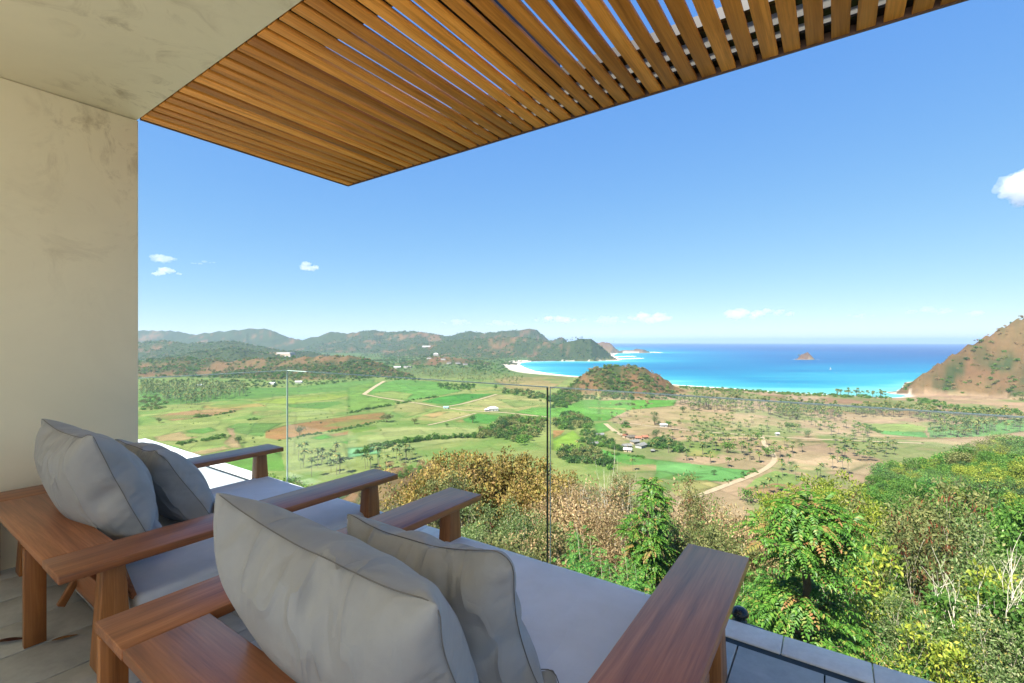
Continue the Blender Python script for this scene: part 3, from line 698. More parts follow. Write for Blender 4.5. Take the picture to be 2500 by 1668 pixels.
# ---- glass balustrade (panes hang outside the coping)
GYB, GXL, GT = 2.60, -4.547, 1.105
bal = tag(empty('glass_balustrade', B(0, GYB, 0), -A), 'frameless clear glass balustrade in front of the lounge chairs', 'balustrade')
def pane(x0, x1, y0, y1, label=None):
    a = Acc(); a.box(x0, x1, y0, y1, -0.30, GT)
    me = a.mesh('glass_pane', [M['glass'], M['glass_edge']])
    thin_x = (x1 - x0) < (y1 - y0)
    for p in me.polygons:
        nrm = p.normal
        big = abs(nrm.x) if thin_x else abs(nrm.y)
        p.material_index = 0 if big > 0.5 else 1
    o = obj('glass_pane', me, bal)
    if label: o['label'] = label
    return o
pane(GXL + 0.014, -1.512, -0.006, 0.006)
pane(-1.494, 1.60, -0.006, 0.006)
pane(1.618, 3.2, -0.006, 0.006)
pane(GXL - 0.006, GXL + 0.006, -1.75, -0.0, None)
for x0, x1 in ((GXL + 0.014, -1.512), (-1.494, 1.60)):
    obj('top_edge', box_mesh('top_edge', x1 - x0, 0.014, 0.005, M['glass_edge']), bal, ((x0 + x1) / 2, 0, GT + 0.0036))
obj('top_edge', box_mesh('top_edge', 0.014, 1.75, 0.005, M['glass_edge']), bal, (GXL, -0.875, GT + 0.0036))
obj('seal_strip', box_mesh('seal_strip', 0.0055, 0.014, GT + 0.3, M['seal'], 0, None, -0.30), bal, (-1.5165 + 0.002, 0, 0))
for xx in (-3.9, -2.2, -0.9, 0.9):
    obj('clamp', box_mesh('clamp', 0.06, 0.035, 0.06, M['dark_metal'], 0.004), bal, (xx, -0.024, -0.12))

# ---- slatted canopy
CYF, CXL, SP = 3.046, -4.167, 0.109
can = tag(empty('slatted_canopy', B(0, 0, CEIL), -A), 'brown timber slat canopy projecting from the ceiling over the terrace', 'canopy')
slat_len = CYF - WY - 0.012
slat_me = box_mesh('slat', 0.0795, slat_len, 0.021, M['slat'], 0.002)
for k in range(49):
    xc = CXL + 0.05 + SP * k
    obj('slat', slat_me, can, (xc + random.uniform(-.002, .002), WY + 0.004 + slat_len / 2, 0.0125 + random.uniform(-.0015, .0015)), (0, random.uniform(-.02, .02), random.uniform(-.0012, .0012)))
XR = CXL + 0.05 + SP * 48 + 0.06
def cbox(name, x0, x1, y0, y1, z0, z1, mat, bevel=0.0):
    return obj(name, box_mesh(name, x1 - x0, y1 - y0, z1 - z0, mat, bevel), can, ((x0 + x1) / 2, (y0 + y1) / 2, (z0 + z1) / 2))
cbox('front_trim', CXL - 0.01, XR, CYF - 0.004, CYF + 0.008, -0.004, 0.20, M['rust_edge'])
cbox('side_trim', CXL - 0.012, CXL + 0.002, WY + 0.002, CYF - 0.005, -0.004, 0.20, M['rust_edge'])
cbox('front_beam', CXL + 0.01, XR, CYF - 0.075, CYF - 0.005, 0.045, 0.19, M['dark_metal'])
w = NT('roof_sheet'); tl = w.new('ShaderNodeBsdfTranslucent'); tl.inputs['Color'].default_value = (0.46, 0.46, 0.44, 1)
w.p.inputs['Base Color'].default_value = (0.55, 0.55, 0.53, 1); w.p.inputs['Roughness'].default_value = 0.4
mx = w.new('ShaderNodeMixShader'); mx.inputs[0].default_value = 0.6; w.l(w.p.outputs[0], mx.inputs[1]); w.l(tl.outputs[0], mx.inputs[2]); w.l(mx.outputs[0], w.out.inputs['Surface'])
M['sheet'] = w.m
cbox('roof_sheet', CXL + 0.02, XR, CYF - 0.145, CYF - 0.08, 0.060, 0.066, M['sheet'])
cbox('batten', CXL + 0.02, XR, CYF - 0.205, CYF - 0.148, 0.055, 0.11, M['dark_metal'])
cbox('roof_sheet', CXL + 0.02, XR, CYF - 0.315, CYF - 0.208, 0.060, 0.066, M['sheet'])
cbox('purlin', CXL + 0.02, XR, CYF - 0.385, CYF - 0.318, 0.055, 0.13, M['dark_metal'])
cbox('purlin', CXL + 0.02, XR, CYF - 0.425, CYF - 0.400, 0.055, 0.12, M['dark_metal'])
for xj in (-2.82, -1.49, -0.02, 1.0):
    if xj == -1.49: cbox('joist', xj - 0.12, xj + 0.06, WY + 0.37, CYF - 0.43, 0.045, 0.17, M['dark_metal'])
cbox('joist', CXL + 0.02, CXL + 0.10, WY + 0.37, CYF - 0.43, 0.045, 0.17, M['dark_metal'])
cbox('back_beam', CXL + 0.02, XR, WY + 0.004, WY + 0.36, 0.10, 0.29, M['dark_metal'])

# ---- small black garden lamp clamped outside the coping
lampb = tag(empty('edge_lamp', B(-0.40, 2.64, -0.02), -A), 'small black domed lamp on a bracket outside the coping', 'lamp')
def lathe(name, prof, mat, seg=24):
    pr = np.array(prof); a = np.linspace(0, 2 * math.pi, seg, endpoint=False); n = len(pr)
    v = np.stack([np.outer(pr[:, 0], np.cos(a)), np.outer(pr[:, 0], np.sin(a)), np.repeat(pr[:, 1][:, None], seg, 1)], 2).reshape(-1, 3)
    q = [(i * seg + j, i * seg + (j + 1) % seg, (i + 1) * seg + (j + 1) % seg, (i + 1) * seg + j) for i in range(n - 1) for j in range(seg)]
    return mesh_quads(name, v, q, mat, None, True)
obj('cap', lathe('cap', [(0.001, 0.058), (0.02, 0.056), (0.036, 0.046), (0.043, 0.030), (0.043, 0.022), (0.030, 0.016), (0.030, 0.0), (0.036, -0.004), (0.036, -0.02), (0.001, -0.02)], M['black_plastic']), lampb)
obj('bracket', box_mesh('bracket', 0.16, 0.07, 0.03, M['black_plastic'], 0.006, (0.7, 0.8)), lampb, (0.05, 0.0, -0.04))
obj('stem', box_mesh('stem', 0.03, 0.03, 0.25, M['black_plastic'], 0.003), lampb, (0.0, 0.0, -0.17))

# ================================================================== lounge chairs
def slab_part(name, mat, x0, x1, y0, y1, z0, z1, parent, bevel=0.004):
    return obj(name, box_mesh(name, x1 - x0, y1 - y0, z1 - z0, mat, bevel), parent, ((x0 + x1) / 2, (y0 + y1) / 2, (z0 + z1) / 2))
def lounge_chair(bx, by, label):
    """bx, by: outer left back corner in terrace axes; 1.69 wide, 1.715 deep"""
    r = tag(empty('lounge_chair', B(bx, by, 0), -A), label, 'lounge chair', 'pair of teak lounge chairs on the terrace')
    Wd, Dp, zt, zu = 1.69, 1.715, 0.4875, 0.4525
    slab_part('arm', M['teak_y'], 0, 0.25, 0, Dp, zu, zt, r); slab_part('arm', M['teak_y'], Wd - 0.25, Wd, 0, Dp, zu, zt, r)
    slab_part('back_board', M['teak_x'], 0.2515, Wd - 0.2515, 0.002, 0.237, zu, zt - 0.0005, r)
    for x in (0.125, Wd - 0.125):
        for y in (0.195, 1.575):
            obj('leg', box_mesh('leg', 0.105, 0.125, zu - 0.001, M['teak_z'], 0.004, (0.72, 0.62), 0.0), r, (x, y, 0))
    for x in (Wd / 2 - 0.80, Wd / 2 + 0.27):
        obj('back_leg', box_mesh('back_leg', 0.034, 0.075, zu - 0.001, M['teak_z'], 0.003, None, 0.0), r, (x, 0.035, 0))
    slab_part('back_rail', M['teak_x'], 0.168, Wd - 0.168, 0.178, 0.212, 0.20, 0.315, r)
    slab_part('seat_rail', M['teak_y'], 0.10, 0.135, 0.262, 1.43, 0.03, 0.125, r); slab_part('seat_rail', M['teak_y'], Wd - 0.135, Wd - 0.10, 0.262, 1.43, 0.03, 0.125, r)
    slab_part('front_rail', M['teak_x'], 0.18, Wd - 0.18, 1.455, 1.49, 0.03, 0.115, r)
    slab_part('seat_deck', M['teak_y'], 0.138, Wd - 0.138, 0.24, 1.445, 0.075, 0.10, r)
    # slanted rest that carries the pillows
    rest = obj('back_rest', box_mesh('back_rest', Wd - 0.30, 0.022, 0.36, M['teak_x'], 0.004), r, (Wd / 2, 0.275, 0.27), (math.radians(16), 0, 0))
    for x in (Wd / 2 - 0.27, Wd / 2 + 0.27):
        obj('brace', box_mesh('brace', 0.03, 0.03, 0.33, M['teak_z'], 0.003), r, (x, 0.20, 0.28), (math.radians(-28), 0, 0))
    return r
lounge_chair(-4.165, 0.497, 'teak lounge chair beside the cream wall')
lounge_chair(-1.985, 0.485, 'teak lounge chair nearest the camera, with its broad arm along the coping')

def tube(path, rads, sides=6, closed=False):
    P = np.asarray(path, dtype=float); n = len(P); rads = np.broadcast_to(np.asarray(rads, dtype=float), (n,))
    T = np.gradient(P, axis=0) if not closed else np.roll(P, -1, 0) - np.roll(P, 1, 0)
    T /= np.linalg.norm(T, axis=1)[:, None] + 1e-12
    ref = np.where(np.abs(T[:, 2:3]) < .9, np.array([[0, 0, 1.0]]), np.array([[1.0, 0, 0]]))
    Nn = np.cross(T, ref); Nn /= np.linalg.norm(Nn, axis=1)[:, None] + 1e-12; Bn = np.cross(T, Nn)
    a = np.linspace(0, 2 * math.pi, sides, endpoint=False)
    v = P[:, None, :] + rads[:, None, None] * (np.cos(a)[None, :, None] * Nn[:, None, :] + np.sin(a)[None, :, None] * Bn[:, None, :])
    q = []
    for i in range(n if closed else n - 1):
        i2 = (i + 1) % n
        for j in range(sides):
            q.append((i * sides + j, i * sides + (j + 1) % sides, i2 * sides + (j + 1) % sides, i2 * sides + j))
    return v.reshape(-1, 3), np.array(q)

def cushion_slab(name, wx, dy, hz_, mat):
    """upholstered seat pad: rounded edges, crowned top, a seam line round the top edge"""
    nx, ny = 40, 36
    bm = bmesh.new(); bmesh.ops.create_cube(bm, size=1.0)
    for v in bm.verts: v.co = Vector((v.co.x * wx, v.co.y * dy, v.co.z * hz_))
    bmesh.ops.bevel(bm, geom=list(bm.edges), offset=0.035, segments=4, affect='EDGES', profile=0.6)
    bmesh.ops.subdivide_edges(bm, edges=[e for e in bm.edges if e.calc_length() > 0.3], cuts=24, use_grid_fill=True)
    for v in bm.verts:
        u, t = v.co.x / (wx / 2), v.co.y / (dy / 2)
        if v.co.z > 0:
            crown = (1 - min(abs(u), 1) ** 4) * (1 - min(abs(t), 1) ** 4)
            v.co.z += 0.022 * crown + 0.006 * math.sin(3.1 * v.co.x + 1.7) * math.sin(4.3 * v.co.y + .4) * crown
        v.co.x += 0.004 * math.sin(9 * v.co.y + 3 * v.co.z); v.co.y += 0.004 * math.sin(8 * v.co.x + 1)
    for f in bm.faces: f.smooth = True
    me = bpy.data.meshes.new(name); bm.to_mesh(me); bm.free(); me.materials.append(mat)
    return me
for bx, by, lab in ((-4.165, 0.497, 'pale grey seat cushion on the lounge chair beside the wall'), (-1.985, 0.485, 'pale grey seat cushion on the lounge chair nearest the camera')):
    c = tag(obj('seat_cushion', cushion_slab('seat_cushion', 1.69 - 0.235, 1.36, 0.145, M['cushion']), None, B(bx + 0.845, by + 0.955, 0.1735), RZ), lab, 'cushion', 'seat cushions of the lounge chairs')
    hx_, hy_, cr_ = (1.69 - 0.235) / 2 - .004, 1.36 / 2 - .004, .03
    ring_ = [(sxn * (hx_ - cr_) + cr_ * math.cos(a0 + k * math.pi / 8), syn * (hy_ - cr_) + cr_ * math.sin(a0 + k * math.pi / 8), .052) for sxn, syn, a0 in ((1, 1, 0), (-1, 1, math.pi / 2), (-1, -1, math.pi), (1, -1, 1.5 * math.pi)) for k in range(5)]
    dense = []
    for k in range(len(ring_)):
        p0, p1 = np.array(ring_[k]), np.array(ring_[(k + 1) % len(ring_)]); m_ = max(1, int(np.linalg.norm(p1 - p0) / .05)); dense += [p0 + (p1 - p0) * t / m_ for t in range(m_)]
    v_, q_ = tube(np.array(dense), 0.0045, 6, True); obj('piping', mesh_quads('piping', v_, q_, M['cushion'], None, True), c)

# ---- pillows: two cloths sewn along their edges and blown up
def pillow_shape(W, H, n=40, seed=0, steps=260, press=1.0, bumps=0.012, grav=0.0):
    r = np.random.default_rng(seed)
    g = np.linspace(-.5, .5, n); U, V = np.meshgrid(g, g, indexing='ij'); idx = np.arange(n * n).reshape(n, n)
    border = np.zeros((n, n), bool); border[[0, -1], :] = True; border[:, [0, -1]] = True
    back = idx.copy(); inner = np.where(~border.ravel())[0]; back_flat = back.ravel(); back_flat[inner] = n * n + np.arange(len(inner)); back = back_flat.reshape(n, n)
    P = np.zeros((n * n + len(inner), 3)); P[:n * n, 0] = (U * W).ravel(); P[:n * n, 1] = (V * H).ravel()
    z0 = (0.06 * np.cos(np.pi * U) * np.cos(np.pi * V) + bumps * r.standard_normal((n, n)) * .5)
    P[:n * n, 2] = np.where(border, 0, z0).ravel(); P[n * n:] = P[inner]; P[n * n:, 2] = -np.abs(0.06 * np.cos(np.pi * U) * np.cos(np.pi * V)).ravel()[inner]
    def edges(ix):
        E = []
        for di, dj, k in ((1, 0, 1.0), (0, 1, 1.0), (1, 1, .6), (1, -1, .6), (3, 0, .06), (0, 3, .06)):
            if dj >= 0: a, b = ix[:n - di, :n - dj], ix[di:, dj:]
            else: a, b = ix[:n - di, -dj:], ix[di:, :n + dj]
            E.append(np.stack([a.ravel(), b.ravel(), np.full(a.size, k)], 1))
        return np.concatenate(E)
    E = np.concatenate([edges(idx), edges(back)]); ia, ib, ks = E[:, 0].astype(int), E[:, 1].astype(int), E[:, 2]
    flat = P.copy(); flat[:, 2] = 0; L0 = np.linalg.norm(flat[ia] - flat[ib], axis=1)
    mid_ = (flat[ia] + flat[ib]) / 2; sideb = (np.maximum(ia, ib) >= n * n) * 7.7
    lf = fbm(mid_[:, 0] * 9 + 3.1 * seed + sideb + 40, mid_[:, 1] * 9 + sideb + 40, seed, 2) - .5
    ex = np.abs(flat[ib] - flat[ia]); xdir = ex[:, 0] > 3 * ex[:, 1]
    fold = fbm(mid_[:, 0] * 15 + 5.3 * seed + sideb + 60, mid_[:, 1] * 3.5 + sideb + 20, seed + 50, 2) - .5
    L0 = L0 * (1 + 0.10 * lf) * np.where(xdir, 1 + 0.22 * np.clip(fold, 0, 1) * 2, 1)
    bd = border.ravel(); isb = np.zeros(len(P), bool); isb[:n * n] = bd; L0 = np.where(isb[ia] & isb[ib], L0 * 0.90, L0)
    low = -H * 0.43
    N = len(P); cnt = np.bincount(ia, ks, N) + np.bincount(ib, ks, N)
    def faces(ix, flip):
        a, b, c, d = ix[:-1, :-1].ravel(), ix[1:, :-1].ravel(), ix[1:, 1:].ravel(), ix[:-1, 1:].ravel()
        return np.stack([a, b, c, d] if not flip else [a, d, c, b], 1)
    Q = np.concatenate([faces(idx, False), faces(back, True)])
    prev = P.copy()
    for s in range(steps):
        nr_ = np.cross(P[Q[:, 2]] - P[Q[:, 0]], P[Q[:, 3]] - P[Q[:, 1]]) * .5
        f = np.zeros_like(P)
        for k in range(4):
            for ax in range(3): f[:, ax] += np.bincount(Q[:, k], nr_[:, ax], N)
        vel = (P - prev) * 0.93; prev = P.copy()
        P = P + vel + f * press * (0.9 if s < steps * .6 else 0.45)
        if s == int(steps * .6): L0 = L0 * np.where(isb[ia] & isb[ib], 0.985, 1.0 + 0.05 * np.clip(fold, 0, 1))
        P[:, 1] -= grav
        P[:, 1] = np.maximum(P[:, 1], low)
        for _ in range(7):
            d = P[ib] - P[ia]; L = np.linalg.norm(d, axis=1) + 1e-9
            c = (d * ((L - L0) / L * ks * 0.5)[:, None])
            dl = np.empty_like(P)
            for ax in range(3): dl[:, ax] = np.bincount(ia, c[:, ax], N) - np.bincount(ib, c[:, ax], N)
            P = P + dl / cnt[:, None] * 1.7
    P -= P.mean(0)
    ring = np.concatenate([idx[:, 0], idx[-1, 1:], idx[-2::-1, -1], idx[0, -2:0:-1]])
    return P, Q, ring

def pillow(label, left, right, bottom, H, seed, press, thick=1.0, wf=1.16):
    """left, right: top corners; bottom: middle of the lower edge (terrace axes)"""
    l, r_, b = (Vector(B(*p)) for p in (left, right, bottom))
    mid = (l + r_) / 2; ux = (r_ - l).normalized(); W = (r_ - l).length * wf
    uy = (mid - b); uy = (uy - ux * uy.dot(ux)).normalized(); uz = ux.cross(uy)
    P, Q, ring = pillow_shape(W, H, 36, seed, 170, press, 0.012, 0.0)
    P[:, 2] *= thick
    # sag: the lower half spreads and settles on the seat
    t = np.clip(.5 - P[:, 1] / H, 0, 1); P[:, 2] *= (0.86 + 0.32 * t); P[:, 0] *= (1 + 0.05 * t)
    me = mesh_quads('pillow', P, Q, M['pillow'], None, True)
    o = obj('pillow', me)
    top = P[ring][:, 1].max()
    o.matrix_world = Matrix(((ux.x, uy.x, uz.x, 0), (ux.y, uy.y, uz.y, 0), (ux.z, uy.z, uz.z, 0), (0, 0, 0, 1)))
    o.location = mid - uy * float(top) * 0.97
    sub = o.modifiers.new('smooth', 'SUBSURF'); sub.levels = 1; sub.render_levels = 2
    RP = P[ring]
    for _ in range(4): RP = (np.roll(RP, 1, 0) + np.roll(RP, -1, 0) + 2 * RP) / 4
    v, q = tube(RP, 0.0017, 6, True)
    obj('piping', mesh_quads('piping', v, q, M['piping'], None, True), o)
    tag(o, label, 'pillow', 'large scatter pillows on the lounge chairs')
    return o
pillow('large grey pillow leaning on the back board beside the wall', (-3.70, 0.68, 0.955), (-2.88, 0.68, 0.955), (-3.29, 0.985, 0.25), 0.86, 3, .03, 1.0)
pillow('smaller grey pillow leaning in front of the pillow beside the wall', (-3.86, 1.05, 0.76), (-3.16, 1.05, 0.775), (-3.50, 1.36, 0.27), 0.74, 5, .030, 1.0)
pillow('large creased beige grey pillow nearest the camera', (-1.60, 0.70, 0.905), (-0.75, 0.73, 0.84), (-1.17, 1.02, 0.25), 0.86, 8, .032, 1.0)
pillow('smaller grey pillow in front of the large pillow nearest the camera', (-1.48, 1.08, 0.76), (-0.78, 1.10, 0.785), (-1.12, 1.27, 0.24), 0.78, 21, .034, 1.05, 1.10)

# ---- fallen leaves on the floor
def dry_leaf(label, bx, by, L, rz_, col):
    n = 9; t = np.linspace(0, 1, n); wv = 0.11 * L * np.sin(np.pi * t ** .8) + .001
    c = np.stack([t * L - L / 2, 0.03 * L * np.sin(2 * t), 0.02 * L + 0.12 * L * (t - .5) ** 2], 1)
    l = c + np.stack([0 * t, wv, 0.5 * wv], 1); r2 = c + np.stack([0 * t, -wv, .5 * wv], 1); k = np.arange(n - 1)
    v = np.concatenate([l, c, r2]); q = np.concatenate([np.stack([k, k + n, k + n + 1, k + 1], 1), np.stack([k + n, k + 2 * n, k + 2 * n + 1, k + n + 1], 1)])
    o = obj('fallen_leaf', mesh_quads('fallen_leaf', v, q, plain('dry_leaf', col, .6), None, True), None, B(bx, by, 0.004), (0, 0, rz_))
    o.modifiers.new('thick', 'SOLIDIFY').thickness = 0.0015
    return tag(o, label, 'leaf')
dry_leaf('dark red brown fallen leaf at the foot of the back leg', -3.16, 0.47, 0.12, 0.2, (0.06, 0.018, 0.012, 1))
dry_leaf('tan fallen leaf lying on the tile beside the chair leg', -2.98, 0.62, 0.09, 0.5, (0.25, 0.13, 0.05, 1))
dry_leaf('small green fallen leaf near the wall', -3.22, 0.56, 0.035, 1.2, (0.06, 0.13, 0.02, 1))
print('terrace built', round(time.time() - _T0, 1))
# ================================================================== plants
def unit(v): return v / (np.linalg.norm(v, axis=-1, keepdims=True) + 1e-9)
def leaves(acc, C, D, Nn, L, W, mi=0, fold=0.18, droop=0.0):
    """one quad per leaf: base, side, tip, side"""
    D = unit(D); Sd = unit(np.cross(D, Nn)); Nn = np.cross(Sd, D)
    L = np.broadcast_to(np.asarray(L, dtype=float), (len(C),))[:, None]; W = np.broadcast_to(np.asarray(W, dtype=float), (len(C),))[:, None]
    m = C + D * L * .48
    tip = C + D * L - np.array([[0, 0, 1.0]]) * droop * L
    V = np.stack([C, m + Sd * W / 2 + Nn * W * fold, tip, m - Sd * W / 2 + Nn * W * fold], 1).reshape(-1, 3)
    acc.add(V, np.arange(len(C) * 4).reshape(-1, 4), mi)
def rdir(n, r, up=0.0):
    v = r.standard_normal((n, 3)); v[:, 2] += up; return unit(v)
def frond(r, base, d, L, k=8, droop=.5, ll=.11, lw=.042):
    """pinnate leaf: centres, directions, normals of its leaflets"""
    d = unit(np.asarray(d, dtype=float)); t = np.linspace(.16, 1.0, k)
    pts = base + d * (t * L)[:, None] - np.array([0, 0, 1.0]) * (droop * L * t ** 2)[:, None]
    tg = unit(np.gradient(pts, axis=0)); side = unit(np.cross(tg, np.array([0, 0, 1.0])) + 1e-6); up = np.cross(side, tg)
    C = np.concatenate([pts, pts, pts[-1:]]); D = np.concatenate([side + tg * .55 - up * .25, -side + tg * .55 - up * .25, tg[-1:]]); Nn = np.concatenate([up, up, up[-1:]])
    D = D + .12 * r.standard_normal(D.shape)
    s = np.concatenate([np.sin(np.pi * (.25 + .65 * t))] * 2 + [np.array([.8])])
    return C, D, Nn, ll * s, lw * (0.6 + .4 * s)
def branches(r, acc, base, direction, L, rad, depth, mi=1, spread=.7, n=3, tips=None, bend=.18, ratio=.66, sides=5, up=.15):
    """tapering limbs; collects the tips"""
    if tips is None: tips = []
    k = 5; p = np.array(base, dtype=float); d = unit(np.array(direction, dtype=float)); pts = [p.copy()]
    for i in range(k):
        d = unit(d + bend * r.standard_normal(3) * .6 + np.array([0, 0, up * .2])); p = p + d * L / k; pts.append(p.copy())
    v, q = tube(pts, np.linspace(rad, rad * .5, k + 1), sides if depth > 1 else 4); acc.add(v, q, mi)
    if depth <= 0: tips.append((pts[-1], d)); return tips
    tips.append((pts[-2], d)) if depth == 1 else None
    for i in range(n):
        at = pts[-1] if i == 0 else pts[int(r.integers(2, k + 1))]
        nd = unit(d + spread * r.standard_normal(3) + np.array([0, 0, up]))
        branches(r, acc, at, nd, L * ratio * r.uniform(.75, 1.15), rad * (.55 if i else .5), depth - 1, mi, spread, n, tips, bend, ratio, sides, up)
    return tips

M['bark'] = plain('brown_bark', (0.13, 0.085, 0.055, 1), .9, .1, 0, 9, .35)
M['pale_bark'] = plain('pale_bark', (0.42, 0.36, 0.29, 1), .85, .1, 0, 12, .25)
M['palm_bark'] = plain('palm_trunk', (0.13, 0.11, 0.09, 1), .9, .1, 0, 4, .2)
K = 1.3
def G(*s): return [(p, (c[0] * K, c[1] * K, c[2] * K, 1)) for p, c in s]
M['l_fresh'] = leaf_mat('fresh_leaves', G((0, (.030, .085, .012)), (.45, (.065, .165, .020)), (.85, (.12, .24, .035)), (1, (.26, .22, .06))), .38, .42)
M['l_tip'] = leaf_mat('young_leaf_tips', G((0, (.20, .20, .05)), (.6, (.30, .20, .07)), (1, (.34, .14, .07))), .4, .5)
M['l_dark'] = leaf_mat('dark_leaves', G((0, (.016, .045, .012)), (.6, (.035, .082, .020)), (1, (.07, .125, .03))), .25)
M['l_mid'] = leaf_mat('mid_leaves', G((0, (.03, .08, .014)), (.6, (.068, .155, .024)), (1, (.13, .21, .042))), .3)
M['l_olive'] = leaf_mat('olive_leaves', G((0, (.06, .075, .025)), (.5, (.115, .13, .042)), (1, (.20, .19, .075))), .3)
M['l_silver'] = leaf_mat('silver_green_leaves', G((0, (.04, .075, .02)), (.5, (.09, .135, .04)), (.85, (.18, .215, .095)), (.95, (.26, .27, .16)), (1, (.28, .21, .05))), .3)
M['l_feather'] = leaf_mat('feathery_leaves', G((0, (.022, .09, .018)), (.5, (.06, .18, .03)), (.9, (.14, .26, .05)), (1, (.26, .16, .06))), .35)
M['l_yellow'] = leaf_mat('yellowing_leaves', G((0, (.09, .065, .022)), (.3, (.19, .14, .04)), (.6, (.28, .21, .06)), (.8, (.20, .12, .05)), (1, (.10, .125, .03))), .35)
M['l_dry'] = leaf_mat('dry_leaves', G((0, (.12, .075, .04)), (.45, (.24, .155, .08)), (.8, (.36, .26, .15)), (1, (.16, .15, .05))), .3)
M['l_red'] = leaf_mat('red_brown_pods', G((0, (.07, .018, .012)), (.5, (.15, .038, .022)), (.85, (.24, .075, .04)), (1, (.32, .15, .06))), .25)
M['l_ygreen'] = leaf_mat('yellow_green_leaves', G((0, (.07, .11, .015)), (.5, (.17, .22, .028)), (1, (.32, .31, .05))), .35)
M['l_palm'] = leaf_mat('palm_leaves', G((0, (.032, .068, .02)), (.6, (.075, .118, .034)), (1, (.22, .19, .06))), .3)

# ---- far plants: shared meshes --------------------------------------------------
def palm_mesh(seed, H=9.5):
    r = np.random.default_rng(seed); a = Acc(); lean = r.uniform(-.09, .09, 2)
    t = np.linspace(0, 1, 6); path = np.stack([lean[0] * H * t ** 2, lean[1] * H * t ** 2, H * t], 1)
    v, q = tube(path, np.linspace(.17, .10, 6), 5); a.add(v, q, 0); top = path[-1]
    for k in range(15):
        az = 2 * math.pi * k / 15 * 1.0 + r.uniform(-.25, .25) + (k % 3) * .2; el = [0.75, 0.25, -0.25][k % 3] + r.uniform(-.15, .15); L = r.uniform(3.0, 3.9)
        d = np.array([math.cos(az) * math.cos(el), math.sin(az) * math.cos(el), math.sin(el)]); n = 6; s = np.linspace(0, 1, n)
        c = top + d * (s * L)[:, None] - np.array([0, 0, 1.0]) * (.42 * L * s ** 2)[:, None]
        tg = unit(np.gradient(c, axis=0)); sd = unit(np.cross(tg, [0, 0, 1.0])); up = np.cross(sd, tg); w_ = (.62 * np.sin(np.pi * np.clip(.12 + s * .86, 0, 1)))[:, None]
        l, rr = c + sd * w_ - up * w_ * .55, c - sd * w_ - up * w_ * .55; i = np.arange(n - 1)
        a.add(np.concatenate([l, c, rr]), np.concatenate([np.stack([i, i + n, i + n + 1, i + 1], 1), np.stack([i + n, i + 2 * n, i + 2 * n + 1, i + n + 1], 1)]), 1)
    return a.mesh('coconut_palm', [M['palm_bark'], M['l_palm']])
def clump_tree(name, seed, mat, H=7.5, Wd=7.0, n=420, leaf=.75, blobs=9, trunk=True, low=.28):
    """crown of leaf clumps gathered in uneven bunches round a forked trunk"""
    r = np.random.default_rng(seed); a = Acc(); tk = Acc()
    if trunk:
        v, q = tube([(0, 0, -.4), (.1 * r.standard_normal(), .1 * r.standard_normal(), H * .28), (.25 * r.standard_normal(), .25 * r.standard_normal(), H * .6)], [.045 * H, .032 * H, .012 * H], 5); tk.add(v, q, 0)
    cz = H * (low + (1 - low) / 2); cen = np.stack([r.uniform(-.5, .5, blobs) * Wd * .62, r.uniform(-.5, .5, blobs) * Wd * .62, cz + r.uniform(-.5, .5, blobs) * H * (1 - low) * .58], 1)
    sz = r.uniform(.20, .36, blobs) * min(Wd, H); k = r.integers(0, blobs, n); d = rdir(n, r, .25); rr = r.uniform(.55, 1.05, n)[:, None]
    P = cen[k] + d * sz[k][:, None] * rr * np.array([1, 1, .78]); P[:, 2] = np.maximum(P[:, 2], .1)
    leaves(a, P, unit(d * .5 + rdir(n, r)), unit(d + .6 * rdir(n, r)), leaf * r.uniform(.6, 1.3, n), leaf * .7 * r.uniform(.6, 1.3, n), 0, .25)
    if not trunk: return a.mesh(name, [mat])
    return tk.mesh('trunk', [M['bark']]), a.mesh('crown', [mat])
def plant(name, meshes, loc, rz_, sc, label, cat, group=None):
    r_ = empty(name, loc, rz_); r_.scale = sc if hasattr(sc, '__len__') else (sc,) * 3
    obj('trunk', meshes[0], r_); obj('crown', meshes[1], r_)
    return tag(r_, label, cat, group)
PALM = [palm_mesh(100 + k, 8.5 + 1.3 * k) for k in range(4)]
FAR = {'dark': [clump_tree('broad_tree', 200 + k, M['l_dark'], 8, 8) for k in range(3)], 'mid': [clump_tree('broad_tree', 210 + k, M['l_mid'], 7.5, 8) for k in range(3)],
       'olive': [clump_tree('broad_tree', 220 + k, M['l_olive'], 6.5, 7.5) for k in range(2)]}
TALL = clump_tree('tall_tree', 240, M['l_dark'], 19, 8.5, 800, .8, 16, True, .08)
BUSH = [clump_tree('scrub_bush', 250 + k, m, 3.4, 5.2, 130, .85, 6, False, .0) for k, m in enumerate((M['l_dark'], M['l_mid'], M['l_mid'], M['l_olive'], M['l_dry']))]

